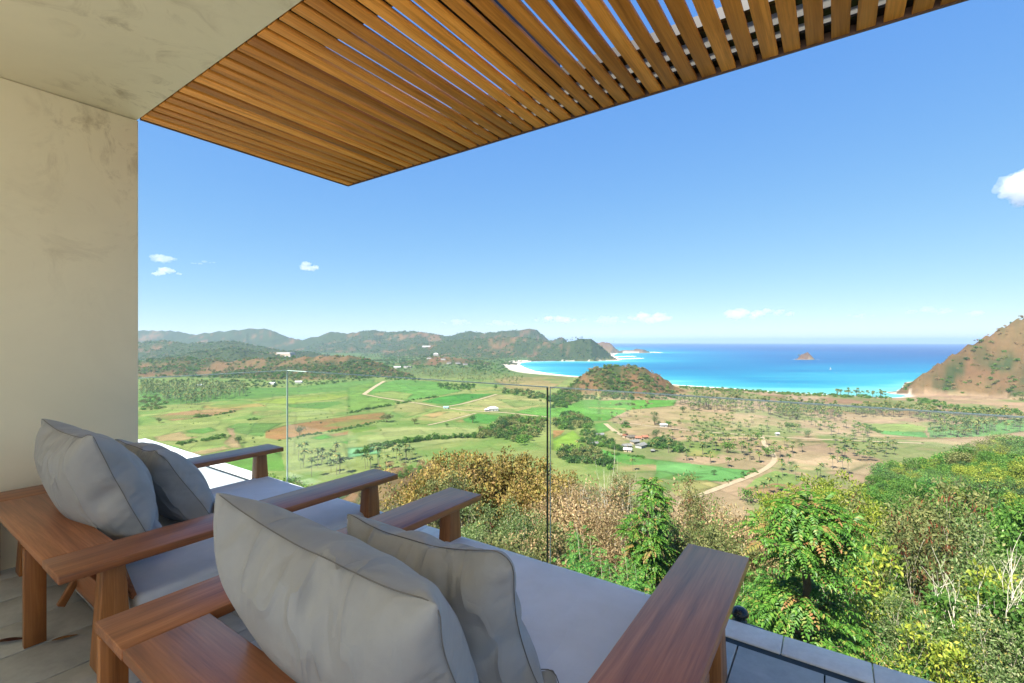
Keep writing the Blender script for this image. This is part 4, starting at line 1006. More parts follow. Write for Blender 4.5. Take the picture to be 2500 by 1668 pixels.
def scatter(name, pts, scale, idx, protos, label):
    """one mass of plants: points carrying instances of a few meshes"""
    pts = np.asarray(pts, dtype=np.float32); n = len(pts)
    me = bpy.data.meshes.new(name); me.vertices.add(n); me.vertices.foreach_set('co', pts.ravel())
    for nm, ty, val in (('rotz', 'FLOAT_VECTOR', np.stack([np.zeros(n), np.zeros(n), rng.uniform(0, 6.283, n)], 1)), ('sc', 'FLOAT_VECTOR', np.stack([scale * rng.uniform(.85, 1.15, n), scale * rng.uniform(.85, 1.15, n), scale * rng.uniform(.8, 1.2, n)], 1)), ('pick', 'INT', np.asarray(idx))):
        at_ = me.attributes.new(nm, ty, 'POINT'); at_.data.foreach_set('vector' if ty == 'FLOAT_VECTOR' else 'value', np.ascontiguousarray(val, dtype=np.int32 if ty == 'INT' else np.float32).ravel())
    o = obj(name, me)
    ng = bpy.data.node_groups.new(name, 'GeometryNodeTree')
    ng.interface.new_socket('Geometry', in_out='INPUT', socket_type='NodeSocketGeometry'); ng.interface.new_socket('Geometry', in_out='OUTPUT', socket_type='NodeSocketGeometry')
    N_ = ng.nodes; gi, go = N_.new('NodeGroupInput'), N_.new('NodeGroupOutput'); iop = N_.new('GeometryNodeInstanceOnPoints'); jn = N_.new('GeometryNodeJoinGeometry')
    m2p = N_.new('GeometryNodeMeshToPoints')
    for pm in reversed(protos):
        po = bpy.data.objects.new(pm.name + '_source', pm); oi = N_.new('GeometryNodeObjectInfo'); oi.inputs['As Instance'].default_value = True; oi.inputs['Object'].default_value = po
        ng.links.new(oi.outputs['Geometry'], jn.inputs[0])
    def na(nm, ty):
        a = N_.new('GeometryNodeInputNamedAttribute'); a.data_type = ty; a.inputs['Name'].default_value = nm; return [s for s in a.outputs if s.enabled and s.name == 'Attribute'][0]
    ng.links.new(gi.outputs[0], m2p.inputs[0]); ng.links.new(m2p.outputs[0], iop.inputs['Points']); ng.links.new(jn.outputs[0], iop.inputs['Instance'])
    iop.inputs['Pick Instance'].default_value = True
    ng.links.new(na('pick', 'INT'), iop.inputs['Instance Index']); ng.links.new(na('rotz', 'FLOAT_VECTOR'), iop.inputs['Rotation']); ng.links.new(na('sc', 'FLOAT_VECTOR'), iop.inputs['Scale'])
    ng.links.new(iop.outputs[0], go.inputs[0])
    md = o.modifiers.new('plants', 'NODES'); md.node_group = ng
    return tag(o, label, None, None, 'stuff')

def in_poly_px(poly, n, z=PLAIN, r=rng):
    """n points spread over a photograph outline laid on the plain, even on the ground"""
    P = np.array([ground_at(*p, z) for p in poly]); lo, hi = P.min(0), P.max(0); out = np.zeros((0, 2)); pl = [tuple(p) for p in P]
    for _ in range(60):
        c = r.uniform(lo, hi, (max(n * 3, 200), 2)); c = c[inside(c[:, 0], c[:, 1], pl)]; out = np.concatenate([out, c])
        if len(out) >= n: break
    return out[:n]

# ---- scrub on the hills
th = np.radians(rng.uniform(-42, 58, 150000)); dd = np.exp(rng.uniform(math.log(650), math.log(5200), 150000)); hx, hy = dd * np.sin(th), dd * np.cos(th)
zz, hh, gv, sdd = height(hx, hy)
nn = 0.6 * fbm(hx / 150, hy / 150, 23, 5) + 0.4 * fbm(hx / 30, hy / 30, 29, 4)
pg = np.clip((nn - (0.80 - 0.55 * gv)) * 9 + .16, 0.05, 1) * (hh > .25) * (zz > SEA + 4)
dryp = (rng.uniform(0, 1, len(hx)) < .22) & (hh > .25) & (zz > SEA + 4) & (dd < 2600)
isg = rng.uniform(0, 1, len(hx)) < pg * .75
k = np.where(isg | dryp)[0]
hs_ = rng.uniform(.7, 1.7, len(k)) * np.interp(dd[k], [600, 1500, 5000], [1.05, 1.4, 2.3])
pk = np.where(gv[k] > .7, rng.choice([0, 0, 1, 1, 2, 3], len(k)), rng.choice([0, 1, 2, 2, 3, 3, 4], len(k)))
pk = np.where((dd[k] > 2000) & isg[k], rng.choice([0, 0, 1, 3], len(k)), pk); pk = np.where(isg[k], pk, 4); hs_ = np.where(isg[k], hs_, hs_ * .55)
scatter('hill_scrub', np.stack([hx[k], hy[k], zz[k] - .4 - .0009 * dd[k]], 1), hs_, pk, BUSH, 'low green and olive scrub covering the hills around the bay')
print('scrub', len(k), round(time.time() - _T0, 1))

# ---- woods and hedges of the valley floor
WOOD = []      # (outline, number, scale, kinds)
def wood_patch(poly, n, s, kinds): WOOD.append((poly, n, s, kinds))
wood_patch(zp(R5, ZS, (850,735),(1250,740),(1160,790),(900,790),(860,760)), 110, 1.6, (0,1,1))
wood_patch(zp(R5, ZS, (340,440),(640,520),(1640,510),(1500,570),(1600,600),(1480,650),(1180,640),(1180,590),(600,590),(480,640),(340,560)), 520, 2.4, (0,0,1,2))
wood_patch(zp(R5, ZS, (340,690),(620,660),(700,700),(480,700)), 60, 1.6, (0,1))
wood_patch(zp(R5, ZS, (1480,790),(1700,800),(1890,850),(1850,905),(1640,850),(1480,830)), 90, 1.7, (0,0,1,3))
wood_patch(zp(R5, ZS, (1890,870),(2050,800),(2240,860),(2200,900),(2080,965),(1960,965)), 130, 1.8, (0,0,1))
wood_patch(zp(R6, ZS, (0,830),(300,800),(600,830),(1180,845),(1190,880),(900,885),(260,890),(150,945),(0,960)), 260, 1.6, (0,0,1,3))
wood_patch(zp(R5, ZS, (1250,1180),(1400,1130),(1500,1060),(1890,1080),(1860,1150),(1800,1240),(1690,1340),(1500,1270),(1240,1260)), 210, 1.7, (0,1,3,3,2))
wood_patch(zp(R5, ZS, (1960,1110),(2040,1020),(2180,1010),(2300,1090),(2340,1160),(2200,1180),(2000,1170)), 95, 1.9, (0,0,1,3))
wood_patch(zp(R6, ZS, (275,1290),(290,1160),(400,1180),(420,1250),(560,1260),(620,1330),(690,1380),(640,1400),(480,1345),(360,1330)), 85, 1.3, (0,0,1))
wood_patch(zp(R6, ZS, (20,1400),(150,1350),(350,1360),(420,1400),(560,1470),(560,1567),(420,1500),(130,1500)), 75, 1.7, (0,1,3))
wood_patch(zp(R6, ZS, (890,1340),(1000,1265),(1240,1310),(1230,1395),(1020,1370)), 45, 1.5, (0,0,1))
wood_patch(zp(R6, ZS, (1220,755),(2350,805),(2350,835),(1500,800),(1220,780)), 170, 1.3, (1,1,2))
wood_patch(zp(R7, ZS, (0,808),(520,815),(1000,840),(1090,880),(950,870),(300,850),(0,838)), 160, 1.3, (1,1,2))
wood_patch(zp(R7, ZS, (1200,890),(1400,870),(1700,950),(2350,1010),(2350,1040),(1650,985)), 120, 1.5, (1,1,2))
wood_patch(zp(R4, ZS, (170,860),(300,850),(480,960),(300,985),(170,990)), 60, 1.4, (1,3))
wood_patch(zp(R4, ZS, (900,720),(1500,690),(2000,690),(2350,640),(2350,700),(1700,760),(1200,780)), 220, 1.5, (0,0,1))
for line, n, s in ((zp(R4, ZS, (690,1050),(740,1050),(850,1042),(1075,1000)), 40, .8), (zp(R4, ZS, (540,1310),(700,1290),(880,1262),(1030,1235)), 34, 1.0), (zp(R4, ZS, (1960,1200),(2150,1165),(2350,1125)), 40, .7),
                   (zp(R5, ZS, (0,1020),(200,975),(420,940)), 60, 1.0), (zp(R5, ZS, (460,930),(580,905)), 22, 1.1), (zp(R5, ZS, (610,890),(760,872),(860,860)), 24, 1.1), (zp(R5, ZS, (0,1165),(160,1125),(320,1095)), 40, .6),
                   (zp(R4, ZS, (1500,1275),(1800,1222),(1900,1200)), 40, .6), (zp(R5, ZS, (100,1400),(500,1300),(860,1260),(1230,1240)), 120, 1.4), (zp(R6, ZS, (600,1200),(700,1150),(680,1110)), 16, 1.0),
                   (zp(R7, ZS, (760,1120),(860,1160),(1000,1210)), 30, 1.0), (zp(R7, ZS, (60,1140),(190,1150)), 12, 1.3), (zp(R6, ZS, (480,1400),(700,1420),(880,1440)), 26, .7), (zp(R6, ZS, (1290,1420),(1640,1450),(2000,1480)), 24, .45),
                   (zp(R2, S2, (430,470),(560,420),(700,370)), 20, .5), (zp(R4, ZS, (1200,1080),(1300,1075)), 14, .8)):
    WOOD.append((line, n, s, 'line'))
wp, ws, wk = [], [], []
for poly, n, s, kinds in WOOD:
    if kinds == 'line':
        P = np.array([ground_at(*p) for p in poly]); t = np.sort(rng.uniform(0, len(P) - 1.001, n)); i = t.astype(int); f = (t - i)[:, None]
        c = P[i] * (1 - f) + P[i + 1] * f + rng.normal(0, 2.2, (n, 2)); kinds = (0, 1, 1, 2)
    else: c = in_poly_px(poly, n)
    wp.append(c); ws.append(rng.uniform(.6, 1.25, len(c)) * s); wk.append(rng.choice(kinds, len(c)))
# loose bushes dotted over the fields
c = in_poly_px([(350, 1130), (350, 950), (900, 910), (1300, 960), (1340, 1060), (1000, 1150)], 260); wp.append(c); ws.append(rng.uniform(.2, .6, len(c))); wk.append(rng.choice((0, 1, 1, 2), len(c)))
c = in_poly_px([(1500, 1030), (1650, 980), (2480, 1000), (2480, 1060), (2000, 1170), (1650, 1200)], 150); wp.append(c); ws.append(rng.uniform(.2, .55, len(c))); wk.append(rng.choice((0, 1, 3, 4), len(c)))
wp = np.concatenate(wp); ws = np.concatenate(ws); wk = np.concatenate(wk)
wz, wh, _, wsd = height(wp[:, 0], wp[:, 1]); ok = (wsd > 6)
scatter('valley_shrubbery', np.stack([wp[ok, 0], wp[ok, 1], wz[ok] - .2], 1), ws[ok], wk[ok], BUSH, 'shrubbery, hedges and small woods spread over the valley floor')

# ---- trees of the valley that stand out one by one
def far_tree(px, py, h, kind, label, group=None, wide=1.0):
    x, y = ground_at(px, py); me = random.choice(FAR[kind]) if kind in FAR else TALL
    H0 = {'dark': 8, 'mid': 7.5, 'olive': 6.5}.get(kind, 19)
    return plant('broad_tree' if kind in FAR else 'tall_tree', me, (x, y, hz(x, y) - .15), random.uniform(0, 6), (h / H0 * wide, h / H0 * wide, h / H0), label, 'tree', group)
Z6 = lambda x, y: zp(R6, ZS, (x, y))[0]
far_tree(*Z6(975, 1125), 19.5, 'tall', 'tall dense dark tree standing alone by the little white hut')
far_tree(*Z6(1010, 1130), 6, 'dark', 'low dark tree at the foot of the tall tree')
far_tree(*Z6(1102, 1142), 8.5, 'mid', 'round green tree beside the little white hut')
far_tree(*Z6(1243, 1010), 10, 'dark', 'dark round tree casting shade on bare ground below the palm band')
far_tree(*Z6(1668, 1395), 13, 'mid', 'round topped tree among the palms of the dry field')
far_tree(*Z6(992, 1255), 9.5, 'dark', 'dark upright tree just behind the village houses')
far_tree(*Z6(888, 962), 6, 'dark', 'small dark tree on the edge of the green field')
far_tree(*Z6(1960, 1265), 9, 'mid', 'green tree where the winding road meets the field track')
far_tree(*Z6(2060, 1430), 11, 'mid', 'broad green tree at the bend of the white road', None, 1.2)
far_tree(*Z6(1205, 1115), 5, 'olive', 'small olive tree on bare ground left of the palm rows')
x5 = lambda x, y: zp(R5, ZS, (x, y))[0]; x4 = lambda x, y: zp(R4, ZS, (x, y))[0]
far_tree(*x5(370, 1098), 11, 'olive', 'wide grey green tree at the end of the ploughed brown field', None, 1.5)
far_tree(*x5(636, 1118), 8, 'olive', 'thin small tree alone in the pale meadow')
far_tree(*x5(945, 1150), 5.5, 'dark', 'tiny dark tree in the pale meadow below the track crossing')
far_tree(*x5(1190, 1105), 11, 'dark', 'dark tree on the corner of the bright green plot')
far_tree(*x5(1480, 1185), 16, 'dark', 'tallest dark tree of the olive copse below the pavilion')
far_tree(*x5(1405, 800), 14, 'dark', 'pointed dark tree at the head of the curved track', None, .7)
far_tree(*x5(640, 715), 13, 'dark', 'dark tree at the far edge of the green fields', None, 1.3)
far_tree(*x4(1692, 1228), 11, 'dark', 'dark tree standing in the ploughed brown field')
far_tree(*x4(1108, 1305), 8.5, 'dark', 'dark round tree on the bank of the sandy stream bed')
far_tree(*x4(715, 1058), 7, 'mid', 'leafy tree at the corner of the far brown field')
far_tree(*x4(345, 1108), 7, 'olive', 'thin bare tree in the meadow near the wall')
far_tree(*zp(R7, ZS, (290, 1248))[0], 8, 'dark', 'dark bushy tree beside the straight field track')
far_tree(*zp(R2, S2, (375, 420))[0], 4.5, 'dark', 'small dark tree in the bright green plot by the road')
far_tree(*zp(R2, S2, (610, 600))[0], 9, 'mid', 'green domed tree below the white road', None, 1.4)

# ---- coconut palms
PP = []
def pal(poly, n): PP.append(in_poly_px(poly, n))
one = [(2270,0)]
singles6 = [(1103,1392),(1275,1470),(1435,1410),(1505,1495),(1675,1535),(1560,1370),(1310,1320),(1345,1240),(1275,1290),(1225,1245),(1120,1250),(1145,1265),(1055,1270),(1405,1300),(1430,1170),(1475,1185),(1500,1270),(1515,1190),(1600,1270),(1620,1215),(1680,1275),(1705,1190),(1740,1235),(1435,1240),
            (1845,1150),(1775,1190),(1705,1070),(1220,1070),(1895,1280),(1985,1350),(2040,1320),(2115,1390),(2170,1440),(2210,1330),(2290,1390),(2235,1350),(2255,1500),(2185,1567),(1880,1470),(1975,1490),(1830,1430),(1205,1400),(955,1385),(1130,1180),(1165,1180),(1310,1190),(1350,1175),(650,1240),(685,1250),(640,1120),(575,1110),(610,1060),(700,1020),(715,1050),(775,1010),(840,1010),(790,1080),(560,1060),(355,1330),(440,1310),(310,1250),(100,1420),(190,1420),(230,1420),(270,1430),(335,1420),(765,1567),(2065,1220),(2240,1180),(2330,1200),(1820,1270),(1100,1340),(1000,1350),(1130,1390)]
singles2 = [(810,430),(855,400),(895,445),(1030,445),(1050,440),(935,275),(875,285),(1115,290),(1190,300),(1130,380),(1160,340),(1195,390),(1270,300),(1300,330),(1340,330),(1400,330),(1500,260),(1230,420),(725,540),(775,530),(855,540),(685,560),(645,555),(755,260),(800,300),(835,300),(1150,200),(1210,240),(1260,210),(1360,240),(350,345),(465,365),(200,325),(300,290),(385,270),(220,245),(85,280),(50,220),(610,190),(600,310),(665,340),(565,290)]
PP.append(np.array([ground_at(*zp(R6, ZS, p)[0]) for p in singles6])); PP.append(np.array([ground_at(*zp(R2, S2, p)[0]) for p in singles2]))
pal(zp(R6, ZS, (1190,905),(1400,890),(2000,930),(2350,960),(2350,1100),(1950,1030),(1700,1010),(1330,990),(1200,940)), 260)
pal(zp(R6, ZS, (1330,830),(1900,860),(2000,900),(1350,880)), 50)
pal(zp(R7, ZS, (0,920),(180,950),(600,1000),(620,1100),(300,1110),(0,1040)), 140)
pal(zp(R7, ZS, (620,1000),(1000,960),(1480,1010),(2200,1050),(2350,1100),(2350,1200),(1800,1200),(1500,1130),(1250,1060),(800,1060)), 290)
pal(zp(R7, ZS, (1440,1150),(2100,1160),(1900,1240),(1450,1260)), 60)
pal(zp(R7, ZS, (280,1110),(760,1140),(940,1240),(700,1300),(420,1200)), 30)
pal(zp(R6, ZS, (1250,1030),(1700,1060),(2350,1120),(2350,1240),(1700,1200),(1300,1150)), 40)
pal(zp(R6, ZS, (1300,1220),(2000,1250),(2000,1420),(1400,1400)), 26)
pal(zp(R7, ZS, (480,1290),(1000,1290),(1300,1340),(950,1480),(620,1480)), 34)
PP = np.concatenate(PP); pz, ph, _, psd = height(PP[:, 0], PP[:, 1]); ok = (ph < .1) & (psd > 15)
PP, pz = PP[ok], pz[ok]; o_ = np.argsort(np.hypot(PP[:, 0], PP[:, 1])); PP, pz = PP[o_], pz[o_]
near_n = min(290, len(PP))
for i in range(near_n):
    d_ = math.hypot(*PP[i]); vill = abs(PP[i][0] / PP[i][1] - .2) < .075 and d_ < 560
    if vill: lab, grp = 'coconut palm growing among the village houses and trees', 'palms of the village'
    elif d_ < 480: lab, grp = 'coconut palm with a slender trunk on the near dry field', 'palms on the near dry fields'
    elif d_ < 640: lab, grp = 'coconut palm on the bare tan fields in the middle of the valley', 'palms on the middle fields'
    else: lab, grp = 'coconut palm in the dense band towards the sea', 'palms of the far band'
    tag(obj('coconut_palm', PALM[i % 4], None, (PP[i][0], PP[i][1], pz[i] - .1), (random.uniform(-.04, .04), random.uniform(-.04, .04), random.uniform(0, 6.28)), (lambda q_: (q_, q_, q_ * (1.0 if d_ < 520 else .72)))(random.uniform(.8, 1.15))), lab, 'palm tree', grp)
gp = [PP[near_n:]]
gp.append(in_poly_px(zp(R5, ZS, (700,650),(900,610),(1250,620),(1380,650),(1700,690),(1640,740),(1250,735),(850,720)), 230)); gp.append(in_poly_px(zp(R4, ZS, (165,740),(800,735),(1190,780),(1195,845),(900,890),(700,940),(450,925),(300,850),(165,850)), 620))
gp.append(in_poly_px(zp(R7, ZS, (530,815),(1000,835),(1040,860),(560,835)), 50)); gp.append(in_poly_px(zp(R5, ZS, (540,600),(900,600),(1000,650),(620,680)), 60)); gp.append(in_poly_px([(880, 1150), (905, 1125), (1000, 1110), (1020, 1130), (940, 1150)], 16)); gp.append(in_poly_px([(705, 1140), (720, 1120), (800, 1115), (930, 1140), (860, 1165), (740, 1165)], 26))
gp = np.concatenate(gp); gz_ = height(gp[:, 0], gp[:, 1])[0]
scatter('palm_grove', np.column_stack([gp, gz_ - .1]), rng.uniform(.85, 1.3, len(gp)), rng.integers(0, 4, len(gp)), PALM, 'distant coconut groves along the foot of the hills')
print('palms', near_n, len(gp), round(time.time() - _T0, 1))
# ---- near plants on the slope below the terrace ---------------------------------
def shrub(seed, H, W, n, leaf, mat, bark='bark', stems=4, depth=2, spread=.62, aspect=.5, cl=.34, rad=.022, flat=.3, bare=False, up=.25, extra=None):
    """several stems forking to tips, leaves bunched round the tips and along the twigs"""
    r = np.random.default_rng(seed); tk, cr = Acc(), Acc(); tips = []
    for k in range(stems):
        az = 2 * math.pi * k / stems + r.uniform(-.5, .5); out = W / H * .55
        branches(r, tk, (r.uniform(-.05, .05) * W, r.uniform(-.05, .05) * W, -.3), (math.cos(az) * out, math.sin(az) * out, 1.0), H * .50, rad * H * .28, depth, 0, spread, 3, tips, .2, .58, 5, up)
    T = np.array([t[0] for t in tips])
    f = np.array([W / 2 / max(np.percentile(np.abs(T[:, 0]), 92), .01), W / 2 / max(np.percentile(np.abs(T[:, 1]), 92), .01), H / max(T[:, 2].max(), .01)]); f = np.minimum(f, 2.2)
    tk.v = [v * f for v in tk.v]; T = T * f
    if n:
        i = r.integers(0, len(T), n); d = rdir(n, r, .2); C = T[i] + d * (cl * min(W, H) * .5 * r.uniform(0, 1, n) ** .6)[:, None] * np.array([1, 1, .8])
        low = r.uniform(0, 1, n) < .25; C[low, 2] *= r.uniform(.35, .9, low.sum())
        C[:, 2] = np.maximum(C[:, 2], .05 * H)
        leaves(cr, C, unit(d * .6 + rdir(n, r)), unit(np.array([0, 0, flat * 2]) + rdir(n, r)), leaf * r.uniform(.6, 1.35, n), leaf * aspect * r.uniform(.7, 1.3, n), 0, .2)
    if extra:     # hanging bunches (pods) at some tips
        mt, ne, pl = extra; pick = r.choice(len(T), min(ne, len(T)), replace=False); top = T[pick]
        m = 16; C = np.repeat(top, m, 0) + r.normal(0, .10, (len(top) * m, 3)) * min(W, 3) * .4; D = np.tile([0, 0, -1.0], (len(C), 1)) + .35 * r.standard_normal((len(C), 3))
        leaves(cr, C, D, rdir(len(C), r), pl * r.uniform(.7, 1.2, len(C)), pl * .2, 1, .1)
    return tk.mesh('trunk', [M[bark]]), cr.mesh('crown', [M[mat], M[extra[0]] if extra else M[mat]]) if (n or extra) else None
def feathery(seed, H, W, nf, mat='l_feather', bark='pale_bark', pods=0):
    """thin stems with arching fronds of fine leaflets"""
    r = np.random.default_rng(seed); tk, cr = Acc(), Acc(); tips = []
    for k in range(4):
        az = 2 * math.pi * k / 4 + r.uniform(-.5, .5)
        branches(r, tk, (0, 0, -.3), (math.cos(az) * .45, math.sin(az) * .45, 1.0), H * .46, .008 * H, 2, 0, .5, 3, tips, .2, .6, 5, .3)
    T = np.array([t[0] for t in tips]); f = np.array([W / 2 / max(np.abs(T[:, 0]).max(), .1), W / 2 / max(np.abs(T[:, 1]).max(), .1), H / T[:, 2].max()]); f = np.minimum(f, 2.2); tk.v = [v * f for v in tk.v]; T = T * f
    out = [[], [], [], [], []]
    for k in range(nf):
        b = T[r.integers(0, len(T))] * np.array([1, 1, r.uniform(.35, 1.0)]) + r.normal(0, .12, 3) * W * .35; d = rdir(1, r, .25)[0]
        for o, v in zip(out, frond(r, b, d, r.uniform(.5, .9), 10, .5, .17, .040)): o.append(v)
    C, D, Nn, L, Wd = (np.concatenate(o) for o in out); leaves(cr, C, D, Nn, L * 1.15, Wd * 1.5, 0, .1)
    if pods:
        pick = r.choice(len(T), min(pods, len(T)), replace=False); m = 18; C = np.repeat(T[pick], m, 0) + r.normal(0, .09, (len(pick) * m, 3)); D = np.tile([0, 0, -1.0], (len(C), 1)) + .3 * r.standard_normal((len(C), 3))
        leaves(cr, C, D, rdir(len(C), r), .17 * r.uniform(.7, 1.2, len(C)), .035, 1, .1)
    return tk.mesh('trunk', [M[bark]]), cr.mesh('crown', [M[mat], M['l_red']])
def pinnate_tree(seed, H, tufts, trunk_r, Lf=.62, ll=.125, lw=.046, k=9):
    """upright trunk carrying tufts of long pinnate leaves; tufts: (z0, z1, radius, number of leaves)"""
    r = np.random.default_rng(seed); tk, cr = Acc(), Acc()
    zs = np.linspace(-.5, H * .96, 9); px_ = np.cumsum(r.normal(0, .035, 9)); py_ = np.cumsum(r.normal(0, .035, 9)); v, q = tube(np.stack([px_, py_, zs], 1), np.linspace(trunk_r, trunk_r * .45, 9), 9); tk.add(v, q)
    out = [[], [], [], [], []]; tip = [[], [], [], [], []]
    for z0, z1, R, nf in tufts:
        nodes = []
        for j in range(max(6, nf // 9)):
            z = r.uniform(z0, z1); az = r.uniform(0, 6.283); L = R * r.uniform(.25, .8) * math.sin(math.pi * np.clip(.22 + .7 * (z - z0) / (z1 - z0 + 1e-6), 0, 1)); b0 = np.array([np.interp(z, zs, px_), np.interp(z, zs, py_), z - .15]); e = b0 + np.array([math.cos(az) * L, math.sin(az) * L, .25 + .2 * L])
            v, q = tube([b0, (b0 + e) / 2 + r.normal(0, .03, 3), e], [.022, .016, .008], 4); tk.add(v, q); nodes.append((e, az))
        for j in range(nf):
            e, az = nodes[r.integers(0, len(nodes))]; a2 = az + r.normal(0, 1.1); el = r.uniform(-.25, .9); d = (math.cos(a2) * math.cos(el), math.sin(a2) * math.cos(el), math.sin(el))
            fr_ = frond(r, e + r.normal(0, .05, 3), d, Lf * r.uniform(.7, 1.25), k, .55, ll, lw)
            for o, v in zip(tip if r.uniform() < .07 else out, fr_): o.append(v)
    for o, mi in ((out, 0), (tip, 1)):
        if o[0]: C, D, Nn, L, Wd = (np.concatenate(x) for x in o); leaves(cr, C, D, Nn, L, Wd, mi, .12, .12)
    return tk.mesh('trunk', [M['bark']]), cr.mesh('crown', [M['l_fresh'], M['l_tip']])

M['white_bark'] = plain('white_bark', (0.62, 0.55, 0.46, 1), .85, .1, 0, 12, .2)
def on_ground(px, Z): x = (px - CX) / F * Z; return x, Z, hz(x, Z)
KIND = {'yellow': [shrub(300 + k, 6, 5.2, 7000, .24, 'l_yellow', 'bark', 5, 2, .6, .6, .30) for k in range(2)],
        'redpod': [shrub(310 + k, 6, 3.6, 4000, .20, 'l_olive', 'pale_bark', 4, 2, .55, .4, .4, extra=('l_red', 46, .22)) for k in range(2)],
        'silver': [shrub(320 + k, 6, 4.0, 9000, .13, 'l_silver', 'pale_bark', 5, 2, .6, .5, .30, .024) for k in range(3)],
        'dry': [shrub(330 + k, 6, 4.2, 6000, .18, 'l_dry', 'pale_bark', 5, 2, .6, .5, .46, .014) for k in range(3)],
        'bare': [shrub(340 + k, 7, 2.6, 60, .07, 'l_dry', 'white_bark', 4, 3, .42, .4, .5, .024) for k in range(2)],
        'olive': [shrub(350 + k, 6, 4.2, 7000, .20, 'l_olive', 'bark', 5, 2, .6, .55, .30) for k in range(2)],
        'ygreen': [shrub(360 + k, 6, 4.2, 7000, .21, 'l_ygreen', 'bark', 5, 2, .6, .5, .30) for k in range(2)],
        'green': [shrub(370 + k, 6, 4.4, 7000, .22, 'l_mid', 'bark', 5, 2, .6, .55, .30) for k in range(2)],
        'feather': [feathery(380 + k, 6, 3.6, 900, pods=0) for k in range(2)], 'featherpod': [feathery(390, 6, 3.6, 800, pods=26)]}
H0 = {k: 6.0 for k in KIND}; H0['bare'] = 7.0
NAMES = {'yellow': 'yellowing_tree', 'redpod': 'pod_tree', 'silver': 'silver_leaved_tree', 'dry': 'dry_shrub', 'bare': 'bare_tree', 'olive': 'olive_shrub', 'ygreen': 'yellow_green_tree', 'green': 'green_tree', 'feather': 'feathery_tree', 'featherpod': 'feathery_tree'}
def near_plant(kind, px, top, Z, wide, label, group=None, k=None):
    x, y, z = on_ground(px, Z); zt = EYE - (top - CY) / F * Z; h = max(zt - z, 1.2); s = h / H0[kind]; w_ = wide / (2.6 if kind == 'bare' else 4.2)
    ms = KIND[kind][random.randrange(len(KIND[kind])) if k is None else k]
    r_ = empty(NAMES[kind], (x, y, z - .1), random.uniform(0, 6.28))
    obj('trunk', ms[0], r_, (0, 0, 0), (0, 0, 0), (w_, w_, s))
    cs = min(s, w_ * 1.25)                      # the crown keeps its proportions and sits on top of the stems
    obj('crown', ms[1], r_, (0, 0, max(h - H0[kind] * cs, 0.0)), (0, 0, 0), (w_, w_, cs) if kind != 'bare' else (w_, w_, s))
    return tag(r_, label, 'tree' if h > 3.5 else 'shrub', group)
# the two trees with long pinnate leaves
x, y, z = on_ground(1590, 16); ztop = EYE - (1178 - CY) / F * 16; Hn = ztop - z
plant('pinnate_tree', pinnate_tree(401, Hn, [(Hn * .62, Hn * .985, .82, 480), (Hn * .34, Hn * .66, .90, 440), (Hn * .06, Hn * .40, .94, 360)], .13, .50, .12, .056, 10), (x, y, z), 1.0, 1, 'slim column shaped green tree between the coping and the valley', 'tree')
x, y, z = on_ground(1948, 9.4); ztop = EYE - (1212 - CY) / F * 9.4; Hn = ztop - z
plant('pinnate_tree', pinnate_tree(402, Hn, [(Hn - 1.45, Hn - .15, 1.0, 380), (Hn - 3.7, Hn - 1.95, 1.2, 560), (.4, Hn - 3.3, 1.3, 360)], .125, .60, .125, .046, 11), (x, y, z), 2.2, 1, 'leafy green tree with long pinnate leaves close to the coping', 'tree')
G_ = 'thicket on the slope below the terrace'
for px, top, Z, wd, lab in ((1100,1135,33,4.2,'yellowing bushy tree at the brown end of the thicket'), (1165,1125,36,4.2,'yellowing tree with a ragged ochre crown behind the chair arm'), (1225,1112,38,4.0,'tallest of the yellowing trees in the thicket'), (1278,1135,36,4.0,'ochre yellow tree just beside the glass joint'), (1325,1172,32,3.4,'yellowing tree seen right at the glass joint'), (1063,1155,31,3.0,'small yellowing bush at the far end of the thicket')):
    near_plant('yellow', px, top, Z, wd, lab, G_)
for px, top, Z, wd, lab in ((1052,1165,25,3.0,'shrub with dark red pods above the chair arm tip'), (1138,1150,25,3.2,'shrub with hanging red brown pods below the yellow trees'), (1532,1168,30,2.2,'small shrub with a red pod bunch near the pale bare twigs'), (1735,1180,24,2.6,'thin shrub with red brown pods rising beside the road'), (2175,1188,14.5,3.2,'shrub crowded with red brown pods on the right slope'), (2250,1190,15,3.0,'reddish pod shrub touching the spur wood'), (2205,1265,13.5,2.4,'lower pod shrub in front of the reddish ones')):
    near_plant('redpod', px, top, Z, wd, lab, G_)
for px, top, Z, wd, lab in ((1192,1222,19,3.0,'silver green shrub with pale stems beside the chair arm'), (1245,1258,18,2.6,'silver leaved shrub close behind the cushion edge'), (1292,1240,19,2.8,'pale silver shrub left of the glass joint'), (1152,1272,17,2.2,'silver leaved shrub low behind the chair leg'), (2408,1290,12.5,2.8,'open silver leaved tree with a white forked trunk at the right'), (2490,1330,11.5,3.0,'silver leaved tree cut by the right edge'), (2255,1450,9.6,1.6,'silver green shrub in the right lower thicket'), (2385,1460,9.0,2.4,'silver shrub under the forked white trunk'), (2330,1590,8.2,1.8,'low silver shrub nearest the coping end')):
    near_plant('silver', px, top, Z, wd, lab, G_)
for px, top, Z, wd, lab in ((1335,1225,20,3.0,'brown dry shrub behind the glass joint'), (1302,1290,16,2.2,'dry tan shrub low beside the glass joint'), (1402,1215,24,3.4,'dry straw coloured bush right of the glass joint'), (1472,1218,24,3.4,'dry brown bush below the bare white twigs'), (1522,1235,22,2.6,'dry bush left of the slim green tree'), (1440,1185,29,3.8,'pale dry bush at the top of the straw coloured patch'), (1682,1212,24,3.6,'tall dry shrub with pale twigs right of the slim tree'), (1800,1262,18,2.6,'dry shrub left of the pinnate tree'), (1655,1300,18,2.4,'dry brown shrub tucked behind the slim tree')):
    near_plant('dry', px, top, Z, wd, lab, G_)
